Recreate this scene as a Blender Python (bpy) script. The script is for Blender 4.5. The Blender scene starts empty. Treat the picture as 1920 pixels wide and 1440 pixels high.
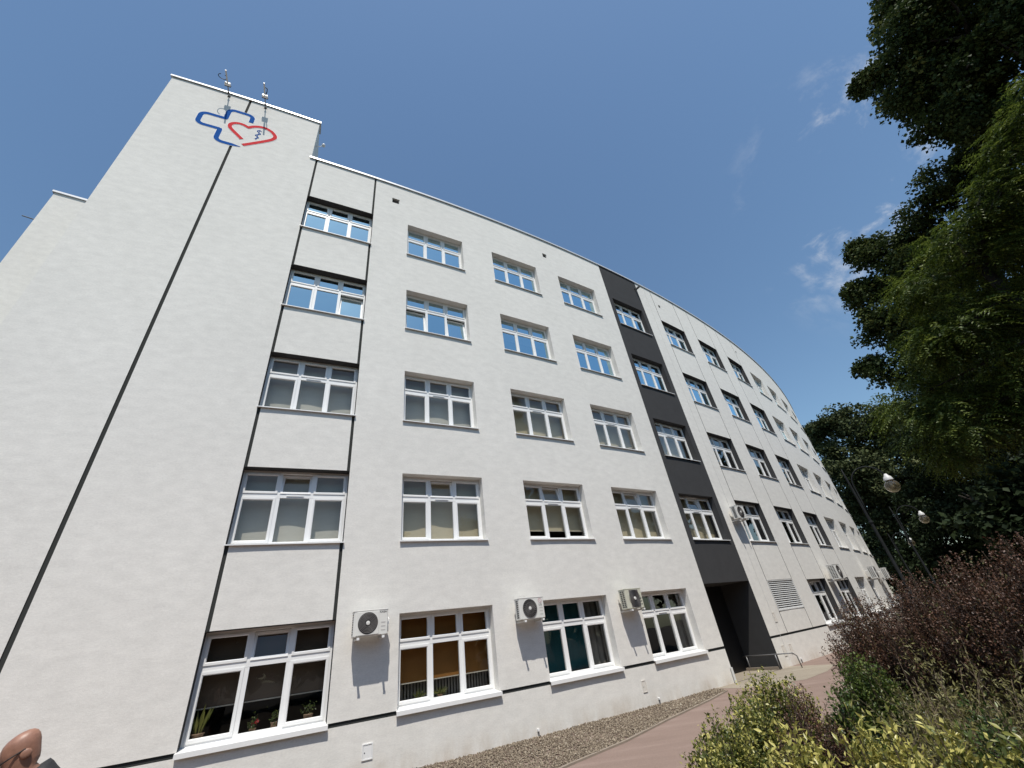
import bpy, math, random
import numpy as np
from mathutils import Vector, Matrix

random.seed(7)
rng = np.random.default_rng(11)
scene = bpy.context.scene
COL = scene.collection

# ------------------------------------------------------------------ camera
EYE = 1.8792
CX = Vector((0.990187635, 0.07374503, -0.11870181))      # camera right in the world
CDN = Vector((-0.139744223, 0.52253619, -0.84108708))    # camera down
CFW = Vector((0.0, 0.84942192, 0.52771432))              # camera forward
cam_d = bpy.data.cameras.new("camera")
cam_d.sensor_width = 36.0
cam_d.lens = 36.0 * 778.0 / 1920.0
cam_d.clip_start = 0.05
cam_d.clip_end = 2000.0
cam = bpy.data.objects.new("camera", cam_d)
COL.objects.link(cam)
M = Matrix.Identity(4)
for i in range(3):
    M[i][0] = CX[i]; M[i][1] = -CDN[i]; M[i][2] = -CFW[i]
M[2][3] = EYE
cam.matrix_world = M
scene.camera = cam

# ------------------------------------------------------------------ light
SUN_EL = math.radians(63.5)
SUN_H = Vector((0.20, -0.98)).normalized()
SUN_V = Vector((SUN_H.x * math.cos(SUN_EL), SUN_H.y * math.cos(SUN_EL), math.sin(SUN_EL)))
world = bpy.data.worlds.new("World")
scene.world = world
world.use_nodes = True
wt = world.node_tree
wt.nodes.clear()
w_out = wt.nodes.new("ShaderNodeOutputWorld")
w_bg = wt.nodes.new("ShaderNodeBackground")
w_sky = wt.nodes.new("ShaderNodeTexSky")
w_sky.sky_type = 'NISHITA'
w_sky.sun_disc = False
w_sky.sun_elevation = SUN_EL
w_sky.sun_rotation = math.atan2(SUN_H.x, SUN_H.y)
w_sky.altitude = 250.0
w_sky.air_density = 1.3
w_sky.dust_density = 0.9
w_sky.ozone_density = 1.6
w_bg.inputs[1].default_value = 0.132
# thin summer clouds: a bank low in the sky past the trees, broken up by noise
w_tc = wt.nodes.new("ShaderNodeTexCoord")
w_map = wt.nodes.new("ShaderNodeMapping")
w_map.inputs['Scale'].default_value = (1.0, 1.0, 1.6)
wt.links.new(w_tc.outputs['Generated'], w_map.inputs['Vector'])
w_n = wt.nodes.new("ShaderNodeTexNoise")
w_n.inputs['Scale'].default_value = 7.0
w_n.inputs['Detail'].default_value = 9.0
w_n.inputs['Roughness'].default_value = 0.62
w_n.inputs['Distortion'].default_value = 0.5
wt.links.new(w_map.outputs[0], w_n.inputs['Vector'])
w_r = wt.nodes.new("ShaderNodeMapRange")
w_r.interpolation_type = 'SMOOTHSTEP'
w_r.inputs[1].default_value = 0.505; w_r.inputs[2].default_value = 0.71
wt.links.new(w_n.outputs['Fac'], w_r.inputs[0])
w_dist = wt.nodes.new("ShaderNodeVectorMath"); w_dist.operation = 'DISTANCE'
w_dist.inputs[1].default_value = tuple((CX*(1700-960) + CDN*(330-720) + CFW*778).normalized())
wt.links.new(w_tc.outputs['Generated'], w_dist.inputs[0])
w_r2 = wt.nodes.new("ShaderNodeMapRange"); w_r2.interpolation_type = 'SMOOTHSTEP'
w_r2.inputs[1].default_value = 0.30; w_r2.inputs[2].default_value = 0.05
wt.links.new(w_dist.outputs['Value'], w_r2.inputs[0])
w_m = wt.nodes.new("ShaderNodeMath"); w_m.operation = 'MULTIPLY'
wt.links.new(w_r.outputs[0], w_m.inputs[0]); wt.links.new(w_r2.outputs[0], w_m.inputs[1])
w_mix = wt.nodes.new("ShaderNodeMix"); w_mix.data_type = 'RGBA'
wt.links.new(w_m.outputs[0], w_mix.inputs[0])
w_tint = wt.nodes.new("ShaderNodeMix"); w_tint.data_type = 'RGBA'; w_tint.blend_type = 'MULTIPLY'
w_tint.inputs[0].default_value = 1.0; w_tint.inputs[7].default_value = (0.83, 0.955, 1.0, 1.0)
wt.links.new(w_sky.outputs[0], w_tint.inputs[6])
wt.links.new(w_tint.outputs[2], w_mix.inputs[6])
w_mix.inputs[7].default_value = (5.8, 6.0, 6.3, 1.0)
wt.links.new(w_mix.outputs[2], w_bg.inputs[0])
wt.links.new(w_bg.outputs[0], w_out.inputs[0])

sun_d = bpy.data.lights.new("sun", 'SUN')
sun_d.energy = 4.7
sun_d.angle = math.radians(0.53)
sun_d.color = (1.0, 0.945, 0.865)
sun = bpy.data.objects.new("sun", sun_d)
sun.rotation_euler = SUN_V.to_track_quat('Z', 'Y').to_euler()
sun.location = (0, 0, 60)
COL.objects.link(sun)

scene.view_settings.view_transform = 'Standard'
scene.view_settings.look = 'None'
scene.view_settings.exposure = 0.0
scene.view_settings.gamma = 1.0
scene.view_settings.use_curve_mapping = False

# ------------------------------------------------------------------ materials
MAT = {}
def mat(name, color, rough=0.8, metal=0.0, noise=None, bump=None, spec=0.5, uv=False):
    """noise=(scale, amount[, stretch_z]); bump=(scale, strength, distance)"""
    m = bpy.data.materials.new(name); m.use_nodes = True
    nt = m.node_tree; b = nt.nodes["Principled BSDF"]
    b.inputs['Base Color'].default_value = (*color, 1)
    b.inputs['Roughness'].default_value = rough
    b.inputs['Metallic'].default_value = metal
    b.inputs['Specular IOR Level'].default_value = spec
    tc = nt.nodes.new("ShaderNodeTexCoord")
    src = tc.outputs['UV'] if uv else tc.outputs['Object']
    if noise:
        mp = nt.nodes.new("ShaderNodeMapping")
        st = noise[2] if len(noise) > 2 else 1.0
        mp.inputs['Scale'].default_value = (1, st, 1) if uv else (1, 1, st)
        nt.links.new(src, mp.inputs[0])
        n = nt.nodes.new("ShaderNodeTexNoise")
        n.inputs['Scale'].default_value = noise[0]; n.inputs['Detail'].default_value = 8
        n.inputs['Roughness'].default_value = 0.65
        nt.links.new(mp.outputs[0], n.inputs['Vector'])
        r = nt.nodes.new("ShaderNodeMapRange")
        r.inputs[1].default_value = 0.25; r.inputs[2].default_value = 0.75
        r.inputs[3].default_value = 1 - noise[1]; r.inputs[4].default_value = 1 + noise[1]
        nt.links.new(n.outputs['Fac'], r.inputs[0])
        v = nt.nodes.new("ShaderNodeVectorMath"); v.operation = 'SCALE'
        v.inputs[0].default_value = color
        nt.links.new(r.outputs[0], v.inputs['Scale'])
        nt.links.new(v.outputs[0], b.inputs['Base Color'])
    if bump:
        n2 = nt.nodes.new("ShaderNodeTexNoise")
        n2.inputs['Scale'].default_value = bump[0]; n2.inputs['Detail'].default_value = 6
        nt.links.new(src, n2.inputs['Vector'])
        bp = nt.nodes.new("ShaderNodeBump")
        bp.inputs['Strength'].default_value = bump[1]; bp.inputs['Distance'].default_value = bump[2]
        nt.links.new(n2.outputs['Fac'], bp.inputs['Height'])
        nt.links.new(bp.outputs[0], b.inputs['Normal'])
    MAT[name] = m
    return m

def plaster(name, color):
    """trowelled render: fine grain, faint sideways trowel marks, broad patchiness, splash dirt near the ground"""
    m = bpy.data.materials.new(name); m.use_nodes = True
    nt = m.node_tree; b = nt.nodes["Principled BSDF"]
    b.inputs['Roughness'].default_value = 0.9
    b.inputs['Specular IOR Level'].default_value = 0.03
    uv = nt.nodes.new("ShaderNodeUVMap")
    def noise(scale, st, detail=6.0, rough=0.6):
        mp = nt.nodes.new("ShaderNodeMapping"); mp.inputs['Scale'].default_value = (1, st, 1)
        nt.links.new(uv.outputs[0], mp.inputs[0])
        n = nt.nodes.new("ShaderNodeTexNoise"); n.inputs['Scale'].default_value = scale
        n.inputs['Detail'].default_value = detail; n.inputs['Roughness'].default_value = rough
        nt.links.new(mp.outputs[0], n.inputs['Vector']); return n
    def rng_(sock, a, b_, lo, hi):
        r = nt.nodes.new("ShaderNodeMapRange"); r.inputs[1].default_value = a; r.inputs[2].default_value = b_
        r.inputs[3].default_value = lo; r.inputs[4].default_value = hi
        nt.links.new(sock, r.inputs[0]); return r.outputs[0]
    def mul(a, b_):
        x = nt.nodes.new("ShaderNodeMath"); x.operation = 'MULTIPLY'
        nt.links.new(a, x.inputs[0]); nt.links.new(b_, x.inputs[1]); return x.outputs[0]
    n1 = noise(3.0, 1.9); n2 = noise(0.35, 1.0, 4.0); n3 = noise(22.0, 2.0, 3.0)
    f = mul(mul(rng_(n1.outputs['Fac'], .3, .7, .93, 1.05), rng_(n2.outputs['Fac'], .3, .7, .965, 1.025)),
            rng_(n3.outputs['Fac'], .3, .7, .94, 1.05))
    v = nt.nodes.new("ShaderNodeVectorMath"); v.operation = 'SCALE'; v.inputs[0].default_value = color
    nt.links.new(f, v.inputs['Scale'])
    # splashed soil at the foot of the wall, in irregular tongues
    sep = nt.nodes.new("ShaderNodeSeparateXYZ"); nt.links.new(uv.outputs[0], sep.inputs[0])
    n4 = noise(1.1, 0.35, 6.0, 0.7)
    low = rng_(sep.outputs['Y'], 0.0, 0.42, 1.0, 0.0)
    d = mul(low, rng_(n4.outputs['Fac'], .42, .72, 0.0, .8))
    mx = nt.nodes.new("ShaderNodeMix"); mx.data_type = 'RGBA'
    nt.links.new(d, mx.inputs[0]); nt.links.new(v.outputs[0], mx.inputs[6])
    mx.inputs[7].default_value = (0.42, 0.33, 0.23, 1)
    nt.links.new(mx.outputs[2], b.inputs['Base Color'])
    nb = noise(60.0, 1.0, 4.0); nb2 = noise(7.0, 1.6, 5.0)
    ad = nt.nodes.new("ShaderNodeMath"); ad.operation = 'ADD'
    nt.links.new(rng_(nb.outputs['Fac'], 0, 1, 0, .6), ad.inputs[0]); nt.links.new(nb2.outputs['Fac'], ad.inputs[1])
    bp = nt.nodes.new("ShaderNodeBump"); bp.inputs['Strength'].default_value = 0.22; bp.inputs['Distance'].default_value = 0.010
    nt.links.new(ad.outputs[0], bp.inputs['Height']); nt.links.new(bp.outputs[0], b.inputs['Normal'])
    MAT[name] = m
    return m

plaster('white_plaster', (0.735, 0.717, 0.675))
mat('dark_plaster', (0.058, 0.058, 0.0595), 0.85, noise=(3.0, .08), bump=(60, .3, .006), spec=.06)
mat('groove_dark', (0.046, 0.048, 0.046), 0.9, spec=.05)
mat('frame_white', (0.80, 0.80, 0.79), 0.35, noise=(9, .02))
mat('sill_white', (0.78, 0.78, 0.77), 0.4, noise=(6, .04))
mat('coping_metal', (0.62, 0.63, 0.64), 0.4, metal=.25)
mat('concrete_dark', (0.10, 0.10, 0.10), 0.9, noise=(4, .15))
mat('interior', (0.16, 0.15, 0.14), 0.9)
mat('louvre_metal', (0.60, 0.60, 0.585), 0.45)
mat('gate_black', (0.012, 0.012, 0.014), 0.5)
mat('black', (0.012, 0.012, 0.013), 0.6)
mat('ac_white', (0.70, 0.69, 0.65), 0.45, noise=(7, .04))
mat('ac_beige', (0.56, 0.55, 0.45), 0.5, noise=(7, .04))
mat('ac_dark', (0.035, 0.033, 0.032), 0.55)
mat('ac_grey', (0.13, 0.12, 0.115), 0.55)
mat('bracket', (0.55, 0.53, 0.5), 0.5, metal=.2)
mat('print_dark', (0.06, 0.06, 0.065), 0.6)
mat('print_pink', (0.50, 0.27, 0.29), 0.6)
mat('logo_blue', (0.022, 0.095, 0.33), 0.95, noise=(5, .07), spec=.02)
mat('logo_red', (0.62, 0.06, 0.065), 0.95, noise=(5, .07), spec=.02)
mat('logo_white', (0.80, 0.80, 0.79), 0.8)
mat('steel', (0.20, 0.20, 0.205), 0.5, metal=.5)
mat('lamp_iron', (0.018, 0.020, 0.021), 0.75, noise=(12, .2), spec=.15)
mat('terracotta', (0.33, 0.21, 0.14), 0.8, noise=(14, .1))
mat('soil', (0.055, 0.04, 0.028), 0.95, noise=(3, .35), bump=(18, .8, .05))
mat('bark', (0.035, 0.028, 0.022), 0.95, noise=(6, .3, .3), bump=(14, .9, .04))
mat('twig_light', (0.20, 0.145, 0.095), 0.85, noise=(20, .3))
mat('twig', (0.095, 0.068, 0.045), 0.85, noise=(20, .25))
mat('skin', (0.30, 0.155, 0.105), 0.45, noise=(22, .28), bump=(90, .25, .002))
mat('jacket', (0.018, 0.018, 0.02), 0.7, noise=(30, .3))
mat('trousers', (0.05, 0.055, 0.075), 0.85, noise=(40, .2))
mat('lens_dark', (0.05, 0.012, 0.03), 0.12)
mat('kerb', (0.26, 0.215, 0.17), 0.9, noise=(6, .15), bump=(50, .4, .004))

def paving(name, color, joint=None):
    m = mat(name, color, 0.92, bump=(70, .35, .004), spec=.25)
    nt = m.node_tree; b = nt.nodes["Principled BSDF"]
    tc = nt.nodes.new("ShaderNodeTexCoord")
    mp = nt.nodes.new("ShaderNodeMapping"); mp.inputs['Rotation'].default_value = (0, 0, math.radians(-50))
    mp.inputs['Scale'].default_value = (.55, 2.6, 1)
    nt.links.new(tc.outputs['Object'], mp.inputs[0])
    n = nt.nodes.new("ShaderNodeTexNoise"); n.inputs['Scale'].default_value = 0.9; n.inputs['Detail'].default_value = 9
    n.inputs['Roughness'].default_value = .62
    nt.links.new(mp.outputs[0], n.inputs['Vector'])
    n2 = nt.nodes.new("ShaderNodeTexNoise"); n2.inputs['Scale'].default_value = 45; n2.inputs['Detail'].default_value = 4
    nt.links.new(tc.outputs['Object'], n2.inputs['Vector'])
    cr = nt.nodes.new("ShaderNodeValToRGB"); e = cr.color_ramp.elements
    e[0].position = .30; e[0].color = (color[0]*.88, color[1]*.87, color[2]*.86, 1)
    e[1].position = .74; e[1].color = (color[0]*1.18, color[1]*1.22, color[2]*1.24, 1)
    x = e.new(.55); x.color = (*color, 1)
    nt.links.new(n.outputs['Fac'], cr.inputs[0])
    r = nt.nodes.new("ShaderNodeMapRange"); r.inputs[1].default_value = .3; r.inputs[2].default_value = .7
    r.inputs[3].default_value = .86; r.inputs[4].default_value = 1.12
    nt.links.new(n2.outputs['Fac'], r.inputs[0])
    v = nt.nodes.new("ShaderNodeVectorMath"); v.operation = 'SCALE'
    nt.links.new(cr.outputs[0], v.inputs[0]); nt.links.new(r.outputs[0], v.inputs['Scale'])
    nt.links.new(v.outputs[0], b.inputs['Base Color'])
    return m
paving('path_red', (0.240, 0.175, 0.146))
paving('path_beige', (0.30, 0.26, 0.205))

def glass_mat(name, tint, ior, power=2.5, gloss=(1, 1, 1)):
    m = bpy.data.materials.new(name); m.use_nodes = True
    nt = m.node_tree; nt.nodes.clear()
    o = nt.nodes.new("ShaderNodeOutputMaterial"); mx = nt.nodes.new("ShaderNodeMixShader")
    t = nt.nodes.new("ShaderNodeBsdfTransparent"); t.inputs[0].default_value = (*tint, 1)
    g = nt.nodes.new("ShaderNodeBsdfGlossy"); g.inputs['Roughness'].default_value = 0.0; g.inputs[0].default_value = (*gloss, 1)
    lw = nt.nodes.new("ShaderNodeLayerWeight"); lw.inputs[0].default_value = 0.5
    pw_ = nt.nodes.new("ShaderNodeMath"); pw_.operation = 'POWER'; pw_.inputs[1].default_value = power
    nt.links.new(lw.outputs['Facing'], pw_.inputs[0])
    f = nt.nodes.new("ShaderNodeMath"); f.operation = 'MULTIPLY_ADD'; f.use_clamp = True
    f.inputs[1].default_value = 0.95; f.inputs[2].default_value = ((ior-1)/(ior+1))**2
    nt.links.new(pw_.outputs[0], f.inputs[0])
    ge = nt.nodes.new("ShaderNodeNewGeometry")
    n = nt.nodes.new("ShaderNodeTexNoise"); n.inputs['Scale'].default_value = 1.4; n.inputs['Detail'].default_value = 1
    nt.links.new(ge.outputs['Position'], n.inputs['Vector'])
    bp = nt.nodes.new("ShaderNodeBump"); bp.inputs['Strength'].default_value = .25; bp.inputs['Distance'].default_value = .02
    nt.links.new(n.outputs['Fac'], bp.inputs['Height']); nt.links.new(bp.outputs[0], g.inputs['Normal'])
    nt.links.new(f.outputs[0], mx.inputs[0]); nt.links.new(t.outputs[0], mx.inputs[1]); nt.links.new(g.outputs[0], mx.inputs[2])
    nt.links.new(mx.outputs[0], o.inputs[0])
    MAT[name] = m
    return m
glass_mat('window_glass', (0.84, 0.86, 0.85), 1.5)
glass_mat('sky_glare_glass', (0.50, 0.56, 0.58), 4.6, 1.4, (.66, .95, 1.06))  # upper panes: brighter blue sky reflection put into gloss colour and strength
glass_mat('globe_glass', (0.62, 0.57, 0.46), 1.6)
def cloudy(m):
    nt = m.node_tree; o = nt.nodes['Material Output']; old = o.inputs[0].links[0].from_socket
    tr = nt.nodes.new("ShaderNodeBsdfTranslucent"); tr.inputs[0].default_value = (.62, .55, .40, 1)
    mx = nt.nodes.new("ShaderNodeMixShader"); mx.inputs[0].default_value = .2
    nt.links.new(old, mx.inputs[1]); nt.links.new(tr.outputs[0], mx.inputs[2]); nt.links.new(mx.outputs[0], o.inputs[0])
cloudy(MAT['globe_glass'])

def fabric(name, color):
    m = mat(name, color, 0.9, noise=(2.5, .05, 3), spec=.1)
    return m
fabric('blind_grey', (0.60, 0.56, 0.49))
fabric('blind_beige', (0.62, 0.53, 0.38))
fabric('blind_brown', (0.155, 0.115, 0.085))
fabric('blind_orange', (0.30, 0.135, 0.04))
fabric('curtain_teal', (0.020, 0.085, 0.10))
fabric('curtain_grey', (0.24, 0.22, 0.20))
fabric('hem_light', (0.55, 0.5, 0.42))

def leaf_mat(name, stops, rough=.45, trans=.3, spec=.4):
    """stops: [(tint position, colour)]; the per-leaf 'tint' attribute picks the colour"""
    m = bpy.data.materials.new(name); m.use_nodes = True
    nt = m.node_tree; b = nt.nodes["Principled BSDF"]
    b.inputs['Roughness'].default_value = rough; b.inputs['Specular IOR Level'].default_value = spec
    at_ = nt.nodes.new("ShaderNodeAttribute"); at_.attribute_name = 'tint'
    cr = nt.nodes.new("ShaderNodeValToRGB"); e = cr.color_ramp.elements
    e[0].position, e[0].color = stops[0][0], (*stops[0][1], 1)
    e[1].position, e[1].color = stops[-1][0], (*stops[-1][1], 1)
    for p, c in stops[1:-1]:
        x = e.new(p); x.color = (*c, 1)
    nt.links.new(at_.outputs['Fac'], cr.inputs[0])
    nt.links.new(cr.outputs[0], b.inputs['Base Color'])
    tr = nt.nodes.new("ShaderNodeBsdfTranslucent"); nt.links.new(cr.outputs[0], tr.inputs[0])
    mx = nt.nodes.new("ShaderNodeMixShader"); mx.inputs[0].default_value = trans
    o = nt.nodes["Material Output"]
    nt.links.new(b.outputs[0], mx.inputs[1]); nt.links.new(tr.outputs[0], mx.inputs[2]); nt.links.new(mx.outputs[0], o.inputs[0])
    MAT[name] = m
    return m
leaf_mat('leaf_maple', [(0, (.022, .037, .013)), (.55, (.052, .076, .023)), (1, (.135, .150, .045))], .62, .22, .12)
leaf_mat('leaf_feather', [(0, (.028, .048, .009)), (.55, (.074, .110, .018)), (1, (.185, .225, .040))], .5, .35)
leaf_mat('leaf_far', [(0, (.034, .046, .020)), (.6, (.070, .086, .034)), (1, (.14, .15, .065))], .62, .2, .12)
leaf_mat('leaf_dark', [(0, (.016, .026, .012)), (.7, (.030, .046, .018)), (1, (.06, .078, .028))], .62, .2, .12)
leaf_mat('leaf_variegated', [(0, (.022, .036, .011)), (.45, (.066, .088, .021)), (.72, (.19, .195, .042)), (1, (.54, .49, .15))], .35, .25)
leaf_mat('leaf_green', [(0, (.025, .045, .010)), (.6, (.055, .090, .018)), (1, (.13, .16, .035))], .38, .25)
leaf_mat('leaf_purple', [(0, (.030, .015, .010)), (.5, (.080, .040, .025)), (.88, (.165, .085, .052)), (1, (.095, .098, .03))], .5, .2)
leaf_mat('leaf_olive', [(0, (.065, .050, .024)), (.5, (.12, .11, .036)), (1, (.22, .20, .065))], .5, .2)
leaf_mat('leaf_pot', [(0, (.03, .05, .012)), (.6, (.10, .12, .03)), (1, (.24, .22, .06))], .4, .2)
leaf_mat('petal_red', [(0, (.35, .01, .02)), (1, (.6, .03, .05))], .5, .2)
leaf_mat('pebble', [(0, (.085, .065, .048)), (.5, (.21, .168, .122)), (.85, (.34, .285, .215)), (1, (.50, .45, .37))], .85, 0.0, .2)

# ------------------------------------------------------------------ helpers
def empty(name, loc=(0, 0, 0), rz=0.0, parent=None):
    o = bpy.data.objects.new(name, None)
    o.empty_display_size = 0.2
    o.location = loc; o.rotation_euler = (0, 0, rz)
    COL.objects.link(o)
    if parent: o.parent = parent
    return o

def tag(o, label=None, cat=None, group=None, kind=None):
    if label: o['label'] = label
    if cat: o['category'] = cat
    if group: o['group'] = group
    if kind: o['kind'] = kind
    return o

class MB:
    def __init__(s): s.v = []; s.f = []; s.m = []
    def add(s, vs, fs, mi=0):
        n = len(s.v); s.v += [tuple(p) for p in vs]
        s.f += [tuple(n + i for i in f) for f in fs]; s.m += [mi] * len(fs); return s
    def box(s, x0, x1, y0, y1, z0, z1, mi=0):
        return s.add([(x0,y0,z0),(x1,y0,z0),(x1,y1,z0),(x0,y1,z0),(x0,y0,z1),(x1,y0,z1),(x1,y1,z1),(x0,y1,z1)],
            [(0,3,2,1),(4,5,6,7),(0,1,5,4),(1,2,6,5),(2,3,7,6),(3,0,4,7)], mi)
    def bbox(s, x0, x1, y0, y1, z0, z1, b, mi=0):
        """box with chamfered edges"""
        vs = []; ids = {}
        for ix, x in ((0, x0), (1, x1)):
            for iy, y in ((0, y0), (1, y1)):
                for iz, z in ((0, z0), (1, z1)):
                    sx, sy, sz = (1, -1)[ix], (1, -1)[iy], (1, -1)[iz]
                    for k in range(3):
                        p = [x, y, z]
                        for a, sg in ((0, sx), (1, sy), (2, sz)):
                            if a != k: p[a] += sg * b
                        ids[(ix, iy, iz, k)] = len(vs); vs.append(p)
        fs = []
        c = lambda ix, iy, iz, k: ids[(ix, iy, iz, k)]
        fs += [(c(0,0,0,0),c(0,0,1,0),c(0,1,1,0),c(0,1,0,0)), (c(1,0,0,0),c(1,1,0,0),c(1,1,1,0),c(1,0,1,0))]
        fs += [(c(0,0,0,1),c(1,0,0,1),c(1,0,1,1),c(0,0,1,1)), (c(0,1,0,1),c(0,1,1,1),c(1,1,1,1),c(1,1,0,1))]
        fs += [(c(0,0,0,2),c(0,1,0,2),c(1,1,0,2),c(1,0,0,2)), (c(0,0,1,2),c(1,0,1,2),c(1,1,1,2),c(0,1,1,2))]
        for a in (0, 1):
            for d in (0, 1):
                fs.append((c(a,d,0,0),c(a,d,0,1),c(a,d,1,1),c(a,d,1,0)))
                fs.append((c(a,0,d,0),c(a,1,d,0),c(a,1,d,2),c(a,0,d,2)))
                fs.append((c(0,a,d,1),c(1,a,d,1),c(1,a,d,2),c(0,a,d,2)))
                for e in (0, 1): fs.append((c(a,d,e,0),c(a,d,e,1),c(a,d,e,2)))
        return s.add(vs, fs, mi)
    def ring(s, x0, x1, z0, z1, b, yf, yb, ch=.012, mi=0):
        """mitred picture frame in the xz plane; front at yf, back at yb, inner edge chamfered"""
        if not isinstance(b, (tuple, list)): b = (b, b, b, b)       # left right bottom top
        L = []
        L.append([(x0,yb,z0),(x1,yb,z0),(x1,yb,z1),(x0,yb,z1)])
        L.append([(x0,yf,z0),(x1,yf,z0),(x1,yf,z1),(x0,yf,z1)])
        a0, a1, c0, c1 = x0+b[0], x1-b[1], z0+b[2], z1-b[3]
        L.append([(a0-ch,yf,c0-ch),(a1+ch,yf,c0-ch),(a1+ch,yf,c1+ch),(a0-ch,yf,c1+ch)])
        L.append([(a0,yf+ch,c0),(a1,yf+ch,c0),(a1,yf+ch,c1),(a0,yf+ch,c1)])
        L.append([(a0,yb,c0),(a1,yb,c0),(a1,yb,c1),(a0,yb,c1)])
        vs = [p for l in L for p in l]; fs = []
        for k in range(4):
            for i in range(4):
                j = (i+1) % 4; fs.append((k*4+i, k*4+j, k*4+4+j, k*4+4+i))
        for i in range(4):
            j = (i+1) % 4; fs.append((16+i, 16+j, j, i))
        return s.add(vs, fs, mi)
    def tube(s, pts, r, n=8, mi=0, cap=True):
        pts = [Vector(p) for p in pts]
        rr = list(r) if isinstance(r, (list, tuple)) else [r]*len(pts)
        vs = []; up = Vector((0.13, 0.21, 1)).normalized(); prev = None
        for i, p in enumerate(pts):
            d = (pts[min(i+1, len(pts)-1)] - pts[max(i-1, 0)]).normalized()
            if prev is None:
                a = d.cross(up) if abs(d.dot(up)) < .95 else d.cross(Vector((1, 0, 0)))
            else:
                a = prev - d*prev.dot(d)
            a.normalize(); prev = a; b = d.cross(a)
            for k in range(n):
                t = 2*math.pi*k/n; vs.append(p + (a*math.cos(t) + b*math.sin(t))*rr[i])
        fs = []
        for i in range(len(pts)-1):
            for k in range(n):
                j = (k+1) % n; fs.append((i*n+k, i*n+j, (i+1)*n+j, (i+1)*n+k))
        if cap:
            fs.append(tuple(range(n-1, -1, -1))); fs.append(tuple((len(pts)-1)*n+k for k in range(n)))
        return s.add(vs, fs, mi)
    def lathe(s, prof, c=(0, 0, 0), n=20, axis='z', mi=0):
        vs = []
        for r, h in prof:
            for k in range(n):
                t = 2*math.pi*k/n; x, y = r*math.cos(t), r*math.sin(t)
                p = (x, y, h) if axis == 'z' else (x, h, y)
                vs.append((c[0]+p[0], c[1]+p[1], c[2]+p[2]))
        fs = []
        for i in range(len(prof)-1):
            for k in range(n):
                j = (k+1) % n; fs.append((i*n+k, i*n+j, (i+1)*n+j, (i+1)*n+k))
        return s.add(vs, fs, mi)
    def build(s, name, mats, parent=None, smooth=False, loc=None, rot=None):
        me = bpy.data.meshes.new(name); me.from_pydata(s.v, [], s.f)
        for m_ in (mats if isinstance(mats, (list, tuple)) else [mats]): me.materials.append(MAT[m_])
        if max(s.m, default=0) > 0: me.polygons.foreach_set('material_index', s.m)
        if smooth: me.polygons.foreach_set('use_smooth', [True]*len(me.polygons))
        me.update()
        o = bpy.data.objects.new(name, me); COL.objects.link(o)
        if parent: o.parent = parent
        if loc is not None: o.location = loc
        if rot is not None: o.rotation_euler = rot
        return o

def at(px, py, dist):
    """world point on the ray through photo pixel (px,py) at horizontal distance dist"""
    d = CX*(px-960) + CDN*(py-720) + CFW*778
    k = dist/math.hypot(d.x, d.y)
    return Vector((d.x*k, d.y*k, EYE + d.z*k))
def size_at(px, py, dist, rpx):
    p = at(px, py, dist) - Vector((0, 0, EYE))
    return rpx/778*p.dot(CFW)

# facade: an arc of a circle; s runs along it, z up, d outward
RF, T0, CXC, CYC = 101.1985, -1.15, -54.5287, 98.0146
def FP(s, z, d=0.0):
    t = T0 + s/RF
    return Vector((CXC + (RF+d)*math.cos(t), CYC + (RF+d)*math.sin(t), z))
def FR(s): return T0 + s/RF + math.pi/2

# ------------------------------------------------------------------ ground
def sheet(name, pts, z, m, kind='structure', sub=None):
    mb = MB(); mb.add([(p[0], p[1], z) for p in pts], [tuple(range(len(pts)))])
    return tag(mb.build(name, m), kind=kind)
sheet('ground', [(-400, -400), (400, -400), (400, 500), (-400, 500)], 0.0, 'soil')
gline = [(-9.6, -2.0), (0.07, 9.58), (1.24, 10.75), (2.45, 12.28), (4.02, 14.1), (4.9, 15.25)]
wall_line = [FP(s, 0, 0.0) for s in np.arange(20.9, 58.1, 1.55)]
bed = [(-2.6, -1.2), (-0.9, 1.2), (0.15, 2.7), (0.95, 4.0), (2.1, 5.9), (3.4, 7.7), (5.2, 10.3), (8.2, 14.6), (12.5, 20.0), (18.5, 27.0), (31, 40.5)]
path_pts = gline + [(p.x, p.y) for p in wall_line] + list(reversed(bed)) + [(-12, -8)]
sheet('path', path_pts, 0.004, 'path_red')
# paler slabs in front of the passage
apron = [FP(s, 0, 0.0) for s in (20.9, 22, 23, 24, 25, 25.6)] + [FP(25.6, 0, 1.5), FP(24, 0, 1.9), FP(22.4, 0, 2.0), FP(20.95, 0, 1.0)]
tag(MB().add([(p.x, p.y, 0.008) for p in apron], [tuple(range(len(apron)))]).build('paving', 'path_beige'), kind='structure')
# gravel bed along the wall
gr = [(p[0], p[1]) for p in gline] + [(FP(s, 0).x, FP(s, 0).y) for s in (20.9, 19, 17, 15, 13, 11, 9, 7, 5, 2)]
sheet('gravel_bed', gr, 0.004, 'path_red')
def in_poly(P, poly):
    x, y = P[:, 0], P[:, 1]; ins = np.zeros(len(P), bool); n = len(poly); j = n-1
    for i in range(n):
        xi, yi = poly[i][0], poly[i][1]; xj, yj = poly[j][0], poly[j][1]
        c = ((yi > y) != (yj > y)) & (x < (xj-xi)*(y-yi)/(yj-yi+1e-12)+xi)
        ins ^= c; j = i
    return ins

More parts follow.
